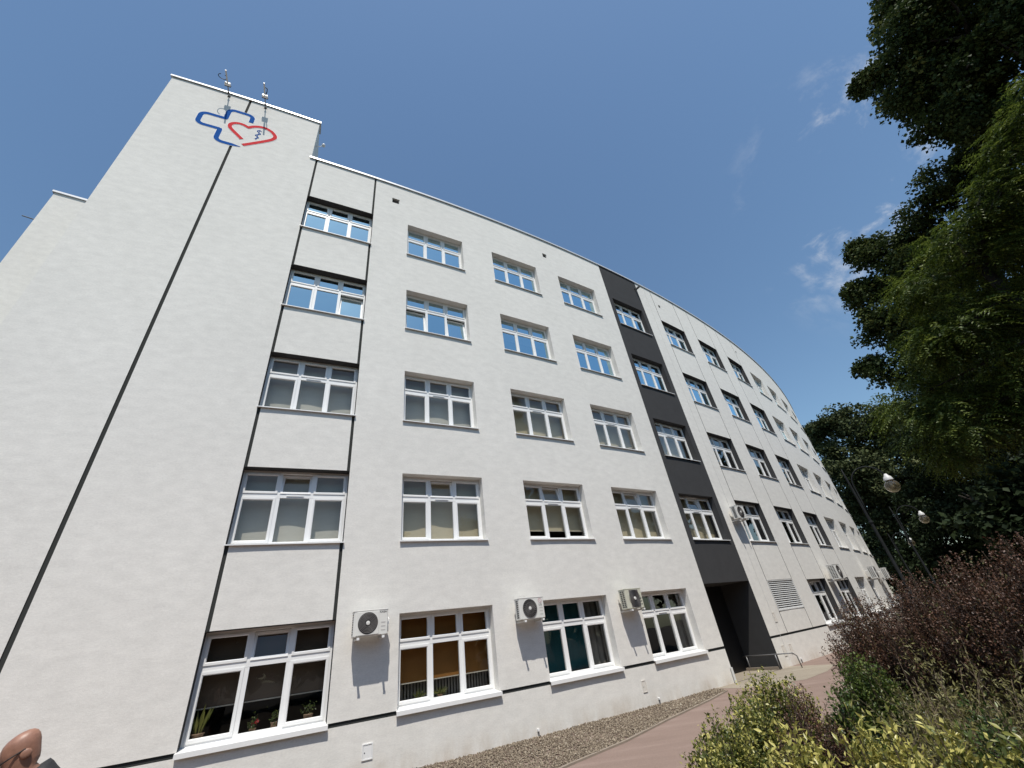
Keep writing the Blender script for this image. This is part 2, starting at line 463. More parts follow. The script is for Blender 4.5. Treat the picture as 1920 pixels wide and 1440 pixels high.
def raw_mesh(name, verts, tris, tint, m, parent=None, smooth=False, nper=3):
    me = bpy.data.meshes.new(name)
    nv, nt_ = len(verts), len(tris)
    me.vertices.add(nv); me.vertices.foreach_set('co', np.ascontiguousarray(verts, np.float32).ravel())
    me.loops.add(nt_*nper); me.loops.foreach_set('vertex_index', np.ascontiguousarray(tris, np.int32).ravel())
    me.polygons.add(nt_); me.polygons.foreach_set('loop_start', np.arange(0, nt_*nper, nper, dtype=np.int32))
    me.polygons.foreach_set('loop_total', np.full(nt_, nper, np.int32))
    a = me.attributes.new('tint', 'FLOAT', 'POINT'); a.data.foreach_set('value', np.ascontiguousarray(tint, np.float32))
    me.materials.append(MAT[m])
    if smooth: me.polygons.foreach_set('use_smooth', np.ones(nt_, bool))
    me.update(); me.validate()
    o = bpy.data.objects.new(name, me); COL.objects.link(o)
    if parent: o.parent = parent
    return o

def unit(a): return a/np.maximum(np.linalg.norm(a, axis=-1, keepdims=True), 1e-9)

def pebbles():
    n = 120000
    P = np.c_[rng.uniform(-6.5, 5.2, n), rng.uniform(6.0, 16.4, n)]
    keep = in_poly(P, gr)
    P = P[keep]
    near = np.hypot(P[:, 0], P[:, 1])
    n = len(P); r = rng.uniform(.011, .024, n)*np.where(rng.random(n) < .08, 1.5, 1)
    oct_ = np.array([(1,0,0),(0,1,0),(-1,0,0),(0,-1,0),(0,0,1),(0,0,-1)], float)
    sc = rng.uniform(.65, 1.3, (n, 1, 3)); sc[:, :, 2] *= .7
    V = oct_[None]*sc + rng.normal(0, .12, (n, 6, 3))
    a = rng.uniform(0, 6.28, n); c, s = np.cos(a), np.sin(a)
    x = V[:, :, 0]*c[:, None]-V[:, :, 1]*s[:, None]; y = V[:, :, 0]*s[:, None]+V[:, :, 1]*c[:, None]
    V = np.stack([x, y, V[:, :, 2]], -1)*r[:, None, None]
    zb = .012 + .016*rng.random(n) + .012*np.sin(P[:, 0]*2.3)*np.cos(P[:, 1]*1.9)
    V += np.c_[P, zb][:, None, :]
    F = np.array([(0,1,4),(1,2,4),(2,3,4),(3,0,4),(1,0,5),(2,1,5),(3,2,5),(0,3,5)])
    T = (F[None]+np.arange(n)[:, None, None]*6).reshape(-1, 3)
    o = raw_mesh('gravel', V.reshape(-1, 3), T, np.repeat(np.clip(rng.beta(2, 2.2, n), 0, 1), 6), 'pebble')
    tag(o, 'strip of loose beige and brown gravel along the foot of the wall', 'gravel', kind='stuff')
pebbles()
# thin concrete edging between gravel and path
kb = MB()
for i in range(len(gline)-1):
    a, b = Vector((*gline[i], 0)), Vector((*gline[i+1], 0)); d = (b-a).normalized(); nn = Vector((-d.y, d.x, 0))*.03
    kb.add([a-nn, b-nn, b+nn, a+nn, a-nn+Vector((0,0,.035)), b-nn+Vector((0,0,.035)), b+nn+Vector((0,0,.035)), a+nn+Vector((0,0,.035))],
           [(0,3,2,1),(4,5,6,7),(0,1,5,4),(1,2,6,5),(2,3,7,6),(3,0,4,7)])
tag(kb.build('kerb', 'kerb'), kind='structure')

# ------------------------------------------------------------------ building
HEAD = [2.79, 6.183, 9.596, 13.168, 16.875]
SILL = [0.975, 4.385, 7.795, 11.335, 15.06]
CS = [7.382, 11.111, 14.901, 18.565, 22.266, 26.328, 30.178, 34.02, 37.80, 41.37, 45.03, 48.72, 52.4, 56.1]
WW = 2.368
DARKC = (0, 4, 5, 6, 7)
ROOF, TOWER = 19.25, 21.98
S_A, S_B, S_END = 2.0, 7.215, 58.0
FRONT_D = 0.25
bld = tag(empty('hospital_building', FP(12, 0)), 'long curved white five-storey building with rows of windows, dark panel and taller blank end tower', 'building')
bld.matrix_world = Matrix.Identity(4)

rects = []          # s0,s1,z0,z1,key,depth
rects.append((21.97, 24.965, 0, ROOF, 'dark_panel', 0.0))
gn = 0
def groove(s0, s1, z0, z1):
    global gn
    rects.append((s0, s1, z0, z1, 'groove:%d' % gn, -0.022)); gn += 1
groove(4.580, 4.664, 0.0, 18.60); groove(4.580, 4.664, 20.93, TOWER)
for c, w in ((0, .075), (5, .034), (6, .034), (7, .034)):
    s0, s1 = CS[c], CS[c]+WW
    zs = [SILL[r] for r in range(5)]; zh = [HEAD[r] for r in range(5)]
    segs = [(zh[r], zs[r+1]) for r in range(4)] + [(zh[4], ROOF)]
    if c == 5: segs = [(1.0, 1.72), (2.86, zs[1])] + segs[1:]
    for z0, z1 in segs:
        groove(s0, s0+w, z0, z1); groove(s1-w, s1, z0, z1)
# horizontal band at sill height
edges = [S_A, CS[0], CS[0]+WW, CS[1], CS[1]+WW, CS[2], CS[2]+WW, CS[3], CS[3]+WW, 21.97]
for a, b in zip(edges[0::2], edges[1::2]): groove(a, b, .925, .998)
groove(24.965, CS[6], .925, .998); groove(CS[6]+WW, CS[7], .925, .998); groove(CS[7]+WW, CS[8], .925, .998)
for c in range(8, 13): groove(CS[c]+WW, CS[c+1], .925, .998)
holes = {}
for c in range(len(CS)-1):
    for r in range(5):
        if r == 0 and c in (4, 5): continue
        s1 = min(CS[c]+WW, S_END-.2)
        holes['hole:%d,%d' % (c, r)] = (c, r)
        rects.append((CS[c], s1, SILL[r], HEAD[r], 'hole:%d,%d' % (c, r), -.36))
rects.append((21.97, 24.965, 0, 2.88, 'hole:passage', -1.3))
rects.append((CS[5], CS[5]+WW, 1.72, 2.855, 'hole:louvre', -.12))
vents = [(10.44, 10.74, 18.03, 18.33), (17.89, 18.15, 17.93, 18.2), (26.72, 26.95, 18.02, 18.26), (36.62, 36.86, 18.1, 18.34)]
for i, v in enumerate(vents): rects.append((*v, 'hole:vent%d' % i, -.16))

def wall_field():
    sb = {S_A, S_B, S_END}; zb = {0.0, ROOF, TOWER}
    for r in rects: sb |= {r[0], r[1]}; zb |= {r[2], r[3]}
    sb = sorted(sb); ss = []
    for a, b in zip(sb, sb[1:]):
        n = max(1, int(math.ceil((b-a)/0.7))); ss += [a+(b-a)*i/n for i in range(n)]
    ss.append(sb[-1]); zs = sorted(zb)
    ns, nz = len(ss)-1, len(zs)-1
    key = [[None]*nz for _ in range(ns)]; dep = np.zeros((ns, nz))
    sc = [(ss[i]+ss[i+1])/2 for i in range(ns)]; zc = [(zs[i]+zs[i+1])/2 for i in range(nz)]
    for i in range(ns):
        for j in range(nz):
            if zc[j] > ROOF and sc[i] > S_B: continue
            key[i][j] = 'wall'
            if sc[i] < S_B and zc[j] > ROOF: key[i][j] = 'wall'
    for s0, s1, z0, z1, k, d in rects:
        for i in range(ns):
            if s0 < sc[i] < s1:
                for j in range(nz):
                    if z0 < zc[j] < z1 and key[i][j] is not None: key[i][j] = k; dep[i, j] = d
    out = {}
    def face(k, pts, uv):
        e = out.setdefault(k, ([], [], [])); n = len(e[0])
        e[0].extend(tuple(p) for p in pts); e[1].append((n, n+1, n+2, n+3)); e[2].extend(uv)
    for i in range(ns):
        for j in range(nz):
            k = key[i][j]
            if k is None: continue
            d = dep[i, j]; a, b, z0, z1 = ss[i], ss[i+1], zs[j], zs[j+1]
            if not k.startswith('hole'):
                face(k, (FP(a, z0, d), FP(b, z0, d), FP(b, z1, d), FP(a, z1, d)), ((a, z0), (b, z0), (b, z1), (a, z1)))
            if i+1 < ns and key[i+1][j] is not None and dep[i+1, j] != d:
                d2 = dep[i+1, j]; kk = key[i+1][j] if d2 < d else k
                q = (FP(b, z0, d), FP(b, z0, d2), FP(b, z1, d2), FP(b, z1, d))
                face(kk, q, ((b+d, z0), (b+d2, z0), (b+d2, z1), (b+d, z1)))
            if j+1 < nz and key[i][j+1] is not None and dep[i, j+1] != d:
                d2 = dep[i, j+1]; kk = key[i][j+1] if d2 < d else k
                q = (FP(a, z1, d), FP(b, z1, d), FP(b, z1, d2), FP(a, z1, d2))
                face(kk, q, ((a, z1+d), (b, z1+d), (b, z1+d2), (a, z1+d2)))
    return out
def uv_mesh(name, e, m, parent):
    me = bpy.data.meshes.new(name); me.from_pydata(e[0], [], e[1]); me.materials.append(MAT[m])
    u = me.uv_layers.new(name='UVMap'); u.data.foreach_set('uv', np.array(e[2], np.float32).ravel())
    me.update(); o = bpy.data.objects.new(name, me); COL.objects.link(o); o.parent = parent
    return o
field = wall_field()
uv_mesh('wall', field['wall'], 'white_plaster', bld)
tag(uv_mesh('dark_panel', field['dark_panel'], 'dark_plaster', bld), 'charcoal vertical panel above the passage')
for k in field:
    if k.startswith('groove'): uv_mesh('groove', field[k], 'groove_dark', bld)

# tower sides, rear, roofs, interior
def quad_strip(name, pts_lo, pts_hi, m, parent=None):
    v = list(pts_lo)+list(pts_hi); n = len(pts_lo)
    f = [(i, i+1, n+i+1, n+i) for i in range(n-1)]
    e = ([tuple(p) for p in v], f, [])
    for q in f:
        for i in q: e[2].append((v[i].x+v[i].y, v[i].z))
    return uv_mesh(name, e, m, parent)
quad_strip('end_wall', [FP(S_A, 0), FP(S_A, 0, -7)], [FP(S_A, TOWER), FP(S_A, TOWER, -7)], 'white_plaster', bld)
quad_strip('tower_side', [FP(S_B, ROOF-.05), FP(S_B, ROOF-.05, -5)], [FP(S_B, TOWER), FP(S_B, TOWER, -5)], 'white_plaster', bld)
quad_strip('tower_back', [FP(S_B, 15, -5), FP(S_A, 0, -7)], [FP(S_B, TOWER, -5), FP(S_A, TOWER, -7)], 'white_plaster', bld)
quad_strip('end_wall', [FP(S_END, 0, -11), FP(S_END, 0)], [FP(S_END, ROOF, -11), FP(S_END, ROOF)], 'white_plaster', bld)
arc = [S_A + (S_END-S_A)*i/40 for i in range(41)]
quad_strip('rear_wall', [FP(s, 0, -11) for s in arc], [FP(s, ROOF, -11) for s in arc], 'white_plaster', bld)
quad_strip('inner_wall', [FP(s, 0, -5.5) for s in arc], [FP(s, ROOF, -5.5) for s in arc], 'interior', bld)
quad_strip('roof', [FP(s, ROOF-.12, -.02) for s in arc], [FP(s, ROOF-.12, -11) for s in arc], 'concrete_dark', bld)
quad_strip('tower_roof', [FP(s, TOWER-.1, -.02) for s in (S_A, 4.6, S_B)], [FP(s, TOWER-.1, -5) for s in (S_A, 4.6, S_B)], 'concrete_dark', bld)
for r in range(5):
    z = SILL[r]-.9 if r else .03
    if r == 0: continue
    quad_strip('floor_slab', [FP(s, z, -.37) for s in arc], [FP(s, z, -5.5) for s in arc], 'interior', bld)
# cross walls between rooms keep daylight from running through the floors
for c in (0, 1, 2, 3, 4, 5, 6, 7, 9, 11):
    s = CS[c]+WW+.68 if c else CS[0]+WW+.66
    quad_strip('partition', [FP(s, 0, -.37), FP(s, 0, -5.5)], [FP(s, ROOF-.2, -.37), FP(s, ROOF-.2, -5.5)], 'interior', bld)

def sweep(name, ss, prof, m, parent):
    """closed profile [(d,z)] swept along the facade"""
    mb = MB(); n = len(prof)
    vs = [FP(s, z, d) for s in ss for d, z in prof]; fs = []
    for i in range(len(ss)-1):
        for k in range(n):
            j = (k+1) % n; fs.append((i*n+k, i*n+j, (i+1)*n+j, (i+1)*n+k))
    fs.append(tuple(range(n))); fs.append(tuple((len(ss)-1)*n+k for k in range(n-1, -1, -1)))
    mb.add(vs, fs); return mb.build(name, m, parent)
cp = lambda z: [(-.45, z-.02), (-.45, z+.045), (.055, z+.075), (.055, z-.015), (.045, z-.015), (.045, z-.002)]
ssr = [S_B-.05 + (S_END+.05-S_B)*i/90 for i in range(91)]
sweep('coping', ssr, cp(ROOF), 'coping_metal', bld)
sweep('coping', [S_A-.06, 3.3, 4.6, 5.9, S_B+.06], cp(TOWER), 'coping_metal', bld)

# the set-back block seen past the tower's left edge
a1, a2 = Vector((-17.03, 8.74, 0)), Vector((-11.2, 12.6, 0))
dl = (a2-a1).normalized(); nl = Vector((-dl.y, dl.x, 0))
ann = tag(empty('neighbouring_wing', a1), 'set-back white wing with metal coping showing past the left edge of the tower', 'building')
def loc_(p): return Vector((p.x-a1.x, p.y-a1.y, p.z))
def q4(name, pts, m):
    pts = [loc_(p) for p in pts]
    return uv_mesh(name, ([tuple(p) for p in pts], [(0, 1, 2, 3)], [(p.x+p.y, p.z) for p in pts]), m, ann)
Z = lambda p, z: Vector((p.x, p.y, z))
q4('wall', (a1, a2, Z(a2, 19.25), Z(a1, 19.25)), 'white_plaster')
b1 = a1+nl*9
q4('side_wall', (b1, a1, Z(a1, 19.25), Z(b1, 19.25)), 'white_plaster')
q4('roof', (Z(a1, 19.2), Z(a2, 19.2), Z(a2+nl*9, 19.2), Z(b1, 19.2)), 'concrete_dark')
cb = MB(); e0, e1 = -dl*.06-nl*.055, a2-a1-nl*.055
cb.add([Z(p, z) for z in (19.235, 19.325) for p in (e0, e1, e1+nl*.5, e0+nl*.5)], [(0,3,2,1),(4,5,6,7),(0,1,5,4),(1,2,6,5),(2,3,7,6),(3,0,4,7)])
cb.build('coping', 'coping_metal', ann)
MB().tube([loc_(a1+nl*.5+Vector((0,0,17.98))), loc_(a1+nl*.5-dl*.62+Vector((0,0,18.05)))], .022, 6).build('lightning_rod', 'steel', ann)

# passage
pw = MB()
def pq(pts, mi=0): pw.add(pts, [(0, 1, 2, 3)], mi)
s0, s1 = 21.97, 24.965
pq((FP(s0+.003, 0, 0), FP(s0+.003, 0, -1.29), FP(s0+.003, 2.877, -1.29), FP(s0+.003, 2.877, 0)))
pq((FP(s1-.003, 0, -1.29), FP(s1-.003, 0, 0), FP(s1-.003, 2.877, 0), FP(s1-.003, 2.877, -1.29)))
pq((FP(s0, 2.877, 0), FP(s1, 2.877, 0), FP(s1, 2.877, -1.29), FP(s0, 2.877, -1.29)))
tag(pw.build('passage_lining', 'dark_plaster', bld), 'dark recessed passage below the charcoal panel')
gt = empty('passage_gate', FP((s0+s1)/2, .012, -1.27), FR((s0+s1)/2), bld)
for x0, x1 in ((-1.49, -.004), (.004, 1.49)):
    MB().bbox(x0, x1, 0, .05, .02, 2.86, .006).build('gate_leaf', 'gate_black', gt)
    MB().box(x0+.12, x1-.12, -.008, .001, .25, 1.2).build('gate_panel', 'gate_black', gt)
    MB().box(x0+.12, x1-.12, -.008, .001, 1.4, 2.6).build('gate_panel', 'gate_black', gt)
fl = [FP(s, .012, -.02) for s in (s0, 23.5, s1)] + [FP(s1, .012, -1.3), FP(s0, .012, -1.3)]
MB().add(fl, [tuple(range(len(fl)))]).build('passage_floor', 'path_beige', bld)
# corner guard at the left jamb
MB().tube([FP(21.90, .0, .05), FP(21.90, .42, .05)], .04, 8).build('corner_guard', 'louvre_metal', bld)

# louvre in place of a ground window
lv = empty('louvre', FP(CS[5]+WW/2, 1.72), FR(CS[5]+WW/2), bld)
MB().ring(-WW/2+.012, WW/2-.012, .012, 1.123, .05, -.008, .11).build('louvre_frame', 'louvre_metal', lv)
ns_ = 14
sl = MB().add([(-WW/2+.06, 0, -.02), (WW/2-.06, 0, -.02), (WW/2-.06, .075, .05), (-WW/2+.06, .075, .05),
               (-WW/2+.06, 0, -.008), (WW/2-.06, 0, -.008), (WW/2-.06, .075, .062), (-WW/2+.06, .075, .062)],
              [(0,3,2,1),(4,5,6,7),(0,1,5,4),(1,2,6,5),(2,3,7,6),(3,0,4,7)])
slat = sl.build('slat', 'louvre_metal', lv, loc=(0, .004, .085))
for i in range(1, ns_):
    o = slat.copy(); COL.objects.link(o); o.parent = lv; o.location = (0, .004, .085 + i*.073)
MB().box(-WW/2+.013, WW/2-.013, .111, .119, .013, 1.122).build('backing', 'black', lv)
# roof-level air vents
for i, (u0, u1, z0, z1) in enumerate(vents):
    v = empty('air_vent', FP((u0+u1)/2, z0), FR((u0+u1)/2), bld); w = (u1-u0)/2; h = z1-z0
    uv_mesh('reveal', field['hole:vent%d' % i], 'white_plaster', bld) if False else None
    mb = MB(); mb.ring(-w+.003, w-.003, .003, h-.003, .012, .02, .15); mb.build('vent_frame', 'louvre_metal', v)
    MB().box(-w+.014, w-.014, .14, .15, .014, h-.014).build('grille', 'black', v)
    MB().add([(-w+.014, .03, h*.42), (w-.014, .03, h*.42), (w-.014, .12, h*.55), (-w+.014, .12, h*.55)], [(0, 1, 2, 3)]).build('flap', 'concrete_dark', v)
    e = field['hole:vent%d' % i]; uv_mesh('vent_reveal', e, 'white_plaster', bld)
uv_mesh('louvre_reveal', field['hole:louvre'], 'groove_dark', bld)
# access hatches, labels and conductor stubs low on the wall
def hatch(s, z0, w, h, m='sill_white'):
    t = empty('access_hatch', FP(s, z0), FR(s), bld)
    MB().ring(0, w, 0, h, .022, -.016, .0, .004).build('hatch_frame', m, t)
    MB().box(.024, w-.024, -.009, -.001, .024, h-.024).build('hatch_door', m, t)
    MB().lathe([(0, -.013), (.010, -.013), (.010, -.008)], (.05, 0, h*.45), 8, 'y').build('lock', 'black', t)
hatch(10.44, .325, .205, .25); hatch(17.86, .335, .16, .27, 'white_plaster')
hatch(25.44, .33, .2, .33, 'white_plaster'); hatch(26.0, .35, .2, .3, 'white_plaster'); hatch(25.72, 1.40, .18, .32, 'white_plaster')
for s in (14.375, 18.36, 26.5):
    t = empty('conductor_stub', FP(s, 0), FR(s), bld)
    MB().tube([(0, -.03, 0), (0, -.03, .12)], .016, 8).build('pipe', 'steel', t)
    MB().bbox(-.022, .022, -.055, -.002, .11, .16, .005).build('clamp', 'sill_white', t)
MB().tube([FP(25.70, z, .008) for z in np.linspace(.2, 19.2, 12)], .006, 5).build('conductor_cable', 'louvre_metal', bld)
# small lamp on the tower's roof side
tl = empty('roof_floodlight', FP(S_B, 20.9, -.35), FR(S_B), bld)
MB().tube([(0, 0, -.12), (.15, 0, -.06), (.25, 0, .08)], .018, 6).build('arm', 'sill_white', tl)
MB().lathe([(0, -.02), (.06, 0), (.075, .07), (.05, .13), (0, .15)], (.28, 0, .06), 12).build('lamp_head', 'sill_white', tl, True)

# camera on the dark panel's edge, rods along the parapet
sc_ = empty('security_camera', FP(24.75, 18.55), FR(24.75), bld)
MB().bbox(-.03, .03, -.10, 0, .05, .11, .006).build('mount', 'lamp_iron', sc_)
MB().bbox(-.05, .05, -.34, -.06, -.04, .06, .012).build('housing', 'concrete_dark', sc_)
MB().lathe([(0, -.012), (.032, -.010), (.036, 0)], (0, -.34, .01), 12, 'y').build('lens', 'black', sc_)
for s in (26.4, 37.0, 47.5):
    MB().tube([FP(s, ROOF+.03, -.2), FP(s, ROOF+.75, -.2)], .012, 6).build('lightning_rod', 'steel', bld)

# ------------------------------------------------------------------ windows
OPEN = {(0,0): ('um',), (0,1): ('um',), (1,1): ('um',), (2,1): ('um',), (3,1): ('um',), (4,1): ('um',), (7,1): ('um',), (1,3): ('ll', 'lr'), (0,3): ('lr',)}
def blind_spec(c, r):
    if r == 0:
        return {0: ('blind_brown', .27), 1: ('blind_orange', .20), 2: ('curtain_teal', .0)}.get(c)
    if r == 1:
        if c == 2: return ('blind_beige', .17)
        if c == 0: return ('blind_grey', 0.0)
        if c in (1, 3, 4): return ('blind_beige', 0.0)
        return None
    if r == 2:
        return ('blind_grey', 0.0) if c < 2 else ('blind_beige', 0.0) if c < 5 else None
    if r == 3:
        return ('blind_grey', .5 if c == 2 else 0.0) if c in (0, 2) else None
    return ('blind_grey', .3) if c in (1, 3, 6) else None

def sash_obj(win, name, x0, x1, z0, z1, b, tilt=0.0, gm='window_glass'):
    """a sash with its pane; local origin at its bottom edge so that it can tilt inwards"""
    w, h = x1-x0, z1-z0
    y = FRONT_D-.014
    mb = MB(); mb.ring(0, w, 0, h, b, 0, .07, .014)
    s = mb.build(name, 'frame_white', win, loc=(x0, y, z0), rot=(-tilt, 0, 0))
    bl = b if isinstance(b, tuple) else (b,)*4
    p = MB().add([(bl[0], .035, bl[2]), (w-bl[1], .035, bl[2]), (w-bl[1], .035, h-bl[3]), (bl[0], .035, h-bl[3])], [(0, 1, 2, 3)])
    p.build('pane', gm, win, loc=(x0, y, z0), rot=(-tilt, 0, 0))

def make_window(c, r):
    s = CS[c]; w = WW; h = HEAD[r]-SILL[r]
    t = empty('window', FP(s+w/2, SILL[r]), FR(s+w/2), bld)
    dark = c in DARKC
    gm = 'sky_glare_glass' if r >= 3 else 'window_glass'
    o = uv_mesh('reveal', field['hole:%d,%d' % (c, r)], 'dark_plaster' if dark else 'white_plaster', t)
    o.matrix_parent_inverse = Matrix.Rotation(-FR(s+w/2), 4, 'Z') @ Matrix.Translation(-FP(s+w/2, SILL[r]))
    X = lambda x: x-w/2
    yf, yb = FRONT_D, FRONT_D+.075
    zt = h
    fr = MB()
    fr.ring(X(.004), X(w-.004), .05, zt-.003, (.05, .05, .06, .058), yf, yb, .006)
    fr.box(X(.054), X(w-.054), yf+.002, yb-.004, zt-.667, zt-.562)              # transom
    for m0, m1 in ((.775, .862), (1.560, .0)):
        if m1 == 0: m0, m1 = 1.506, 1.593
    for xm in (.818, 1.550):
        fr.box(X(xm-.043), X(xm+.043), yf+.004, yb-.006, .11, zt-.667)
        fr.box(X(xm-.034), X(xm+.034), yf+.004, yb-.006, zt-.562, zt-.061)
    fr.build('frame', 'frame_white', t)
    op = OPEN.get((c, r), ())
    # three top lights
    for nm, x0, x1 in (('ul', .05, .786), ('um', .850, 1.518), ('ur', 1.582, w-.05)):
        sash_obj(t, 'top_sash', X(x0), X(x1), zt-.563, zt-.06, .056, math.radians(11) if nm in op else 0, gm)
    # lower casements left and right, fixed light between
    for nm, x0, x1 in (('ll', .05, .777), ('lr', 1.591, w-.05)):
        sash_obj(t, 'casement', X(x0), X(x1), .092, zt-.662, (.058, .058, .065, .06), math.radians(7) if nm in op else 0, gm)
    p = MB().add([(X(.861), yf+.03, .11), (X(1.507), yf+.03, .11), (X(1.507), yf+.03, zt-.667), (X(.861), yf+.03, zt-.667)], [(0, 1, 2, 3)])
    p.build('pane', gm, t)
    if r in (1, 2) and c <= 4 or (r == 0 and c == 3):
        MB().bbox(X(1.184-.19), X(1.184+.19), yf-.016, yf+.004, zt-.632, zt-.606, .004).build('trickle_vent', 'frame_white', t)
    # sheet-metal sill
    e = .035 if c not in (0, 5, 6, 7) else .02
    pr = .058 if r else .075
    th = .024 if r else .075
    sm = MB()
    prof = [(yf+.01, .052), (-pr, .012), (-pr, .012-th), (-pr+.008, .012-th), (-pr+.008, -.002), (yf+.01, .034)]
    a, b = -w/2-e, w/2+e
    # the part inside the reveal is as wide as the opening, the nose runs past it
    n = len(prof)
    vs = [(-w/2+.004 if y > .0 else a, y, z) for y, z in prof] + [(w/2-.004 if y > .0 else b, y, z) for y, z in prof]
    fs = [(k, (k+1) % n, n+(k+1) % n, n+k) for k in range(n)]
    sm.add(vs, fs + [tuple(range(n-1, -1, -1)), tuple(range(n, 2*n))])
    sm.build('sill', 'sill_white', t)
    MB().bbox(X(.02), X(w-.02), yb+.002, yb+.30, .045, .085, .006).build('inner_sill', 'sill_white', t)
    bs = blind_spec(c, r)
    if bs:
        m, z0 = bs; zb = .09 + z0*h if z0 else .095
        if m == 'curtain_teal':
            x = np.linspace(-.1, w*.80, 60); yy = yb+.42+.006*np.sin(x*23)+.01*np.sin(x*5+1)
        else:
            x = np.linspace(-.12, w+.12, 36); ph = random.random()*6
            yy = yb+.225 + .010*np.sin(x*3.1+ph) + .006*np.sin(x*7.7+ph*2) if z0 == 0 else yb+.225+0*x
        nb = len(x); zz = [zb, zb+.35*(zt-zb), zb+.7*(zt-zb), zt+.12]
        vs = [(X(x[i]), yy[i] + (.012*math.sin(x[i]*4.3+k) if z0 == 0 else 0), z) for k, z in enumerate(zz) for i in range(nb)]
        fs = [(k*nb+i, k*nb+i+1, (k+1)*nb+i+1, (k+1)*nb+i) for k in range(3) for i in range(nb-1)]
        MB().add(vs, fs).build('curtain' if m == 'curtain_teal' else 'blind', m, t, smooth=True)
        if z0: MB().box(X(-.1), X(w+.1), yb+.213, yb+.237, zb-.022, zb-.002).build('blind_bar', 'hem_light', t)
    if r == 0 and c in (2, 3):
        x = np.linspace(w*.80 if c == 2 else w*.82, w+.15, 30); yy = yb+.36+.03*np.sin(x*31)
        vs = [(X(x[i]), yy[i], z) for z in (.06, zt+.1) for i in range(30)]
        MB().add(vs, [(i, i+1, 31+i, 30+i) for i in range(29)]).build('curtain', 'curtain_grey', t, smooth=True)
    if r == 0 and c == 1:     # radiator-like slats behind the sill plants
        x = np.arange(-.05, w+.05, .075)
        rb = MB()
        for q in x: rb.box(X(q), X(q+.045), yb+.42, yb+.44, .05, .55)
        rb.build('radiator', 'curtain_grey', t)
    return t
WIN = {}
for k, (c, r) in holes.items():
    if 'hole:%d,%d' % (c, r) in field: WIN[(c, r)] = make_window(c, r)

# ------------------------------------------------------------------ painted emblem on the tower
def catmull(P, n=8, closed=False):
    P = [np.array(p, float) for p in P]; out = []
    for i in range(len(P)-1):
        p0 = P[max(i-1, 0)]; p1 = P[i]; p2 = P[i+1]; p3 = P[min(i+2, len(P)-1)]
        for k in range(n):
            t = k/n
            out.append(.5*((2*p1)+(-p0+p2)*t+(2*p0-5*p1+4*p2-p3)*t*t+(-p0+3*p1-3*p2+p3)*t**3))
    out.append(P[-1]); return out
def arc_pts(cx, cz, r, a0, a1, n=7):
    return [(cx+r*math.cos(math.radians(a0+(a1-a0)*i/n)), cz+r*math.sin(math.radians(a0+(a1-a0)*i/n))) for i in range(n+1)]
def ribbon(pts, width, d, name, m, parent, end_w=None):
    pts = [np.array(p, float) for p in pts]; L, Rr = [], []
    n = len(pts)
    for i in range(n):
        a = pts[max(i-1, 0)]; b = pts[min(i+1, n-1)]; t = (b-a)/np.linalg.norm(b-a)
        w = width if end_w is None else width + (end_w-width)*max(0, (i/(n-1)-.95)/.05)
        nn = np.array([-t[1], t[0]])*w/2
        L.append(pts[i]+nn); Rr.append(pts[i]-nn)
    vs = [FP(p[0], p[1], d) for p in L] + [FP(p[0], p[1], d) for p in Rr] + [FP(p[0], p[1], .0005) for p in L] + [FP(p[0], p[1], .0005) for p in Rr]
    fs = [(n+i, n+i+1, i+1, i) for i in range(n-1)] + [(i, i+1, 2*n+i+1, 2*n+i) for i in range(n-1)] + [(n+i+1, n+i, 3*n+i, 3*n+i+1) for i in range(n-1)]
    return MB().add(vs, fs).build(name, m, parent)
emb = empty('painted_emblem', (0, 0, 0), 0, bld)
cr_ = .21
blue = ([(4.915, 20.40), (4.915, 20.69)] + arc_pts(4.715, 20.69, .20, 0, 90) + arc_pts(4.32, 20.69, .20, 90, 180) + [(4.12, 20.45), (4.12, 20.22), (4.115, 20.19), (4.08, 20.185), (3.85, 20.185)]
        + arc_pts(3.58, 19.97, .215, 90, 180) + arc_pts(3.58, 19.615, .215, 180, 270) + [(3.8, 19.40), (4.06, 19.40), (4.095, 19.395), (4.10, 19.36), (4.10, 19.1)]
        + arc_pts(4.325, 18.855, .225, 180, 270) + [(4.5, 18.63), (4.62, 18.63), (4.70, 18.63), (4.80, 18.632), (4.90, 18.635)])
red = catmull([(4.84, 19.14), (4.68, 19.32), (4.50, 19.51), (4.355, 19.70), (4.335, 19.88), (4.42, 20.03), (4.57, 20.11), (4.74, 20.10), (4.905, 20.02)], 6)
red += catmull([(4.905, 20.02), (5.03, 20.17), (5.22, 20.29), (5.44, 20.32), (5.66, 20.21), (5.80, 20.02), (5.83, 19.86), (5.75, 19.67), (5.58, 19.46), (5.34, 19.20), (5.10, 18.95), (4.94, 18.79)], 6)[1:]
ribbon(blue, .190, .004, 'emblem_border', 'logo_white', emb, .05)
ribbon(blue, .158, .008, 'blue_cross', 'logo_blue', emb, .02)
ribbon(red, .165, .006, 'emblem_border', 'logo_white', emb)
ribbon(red, .136, .010, 'red_heart', 'logo_red', emb)
ribbon([(5.268, 19.36), (5.272, 19.7), (5.282, 20.09)], .022, .006, 'staff', 'logo_blue', emb)
ribbon(catmull([(5.35, 20.00), (5.275, 20.045), (5.21, 19.97), (5.275, 19.90), (5.345, 19.82), (5.275, 19.745), (5.20, 19.66), (5.27, 19.60), (5.325, 19.54), (5.27, 19.475), (5.225, 19.41)], 5), .030, .009, 'serpent', 'logo_blue', emb)

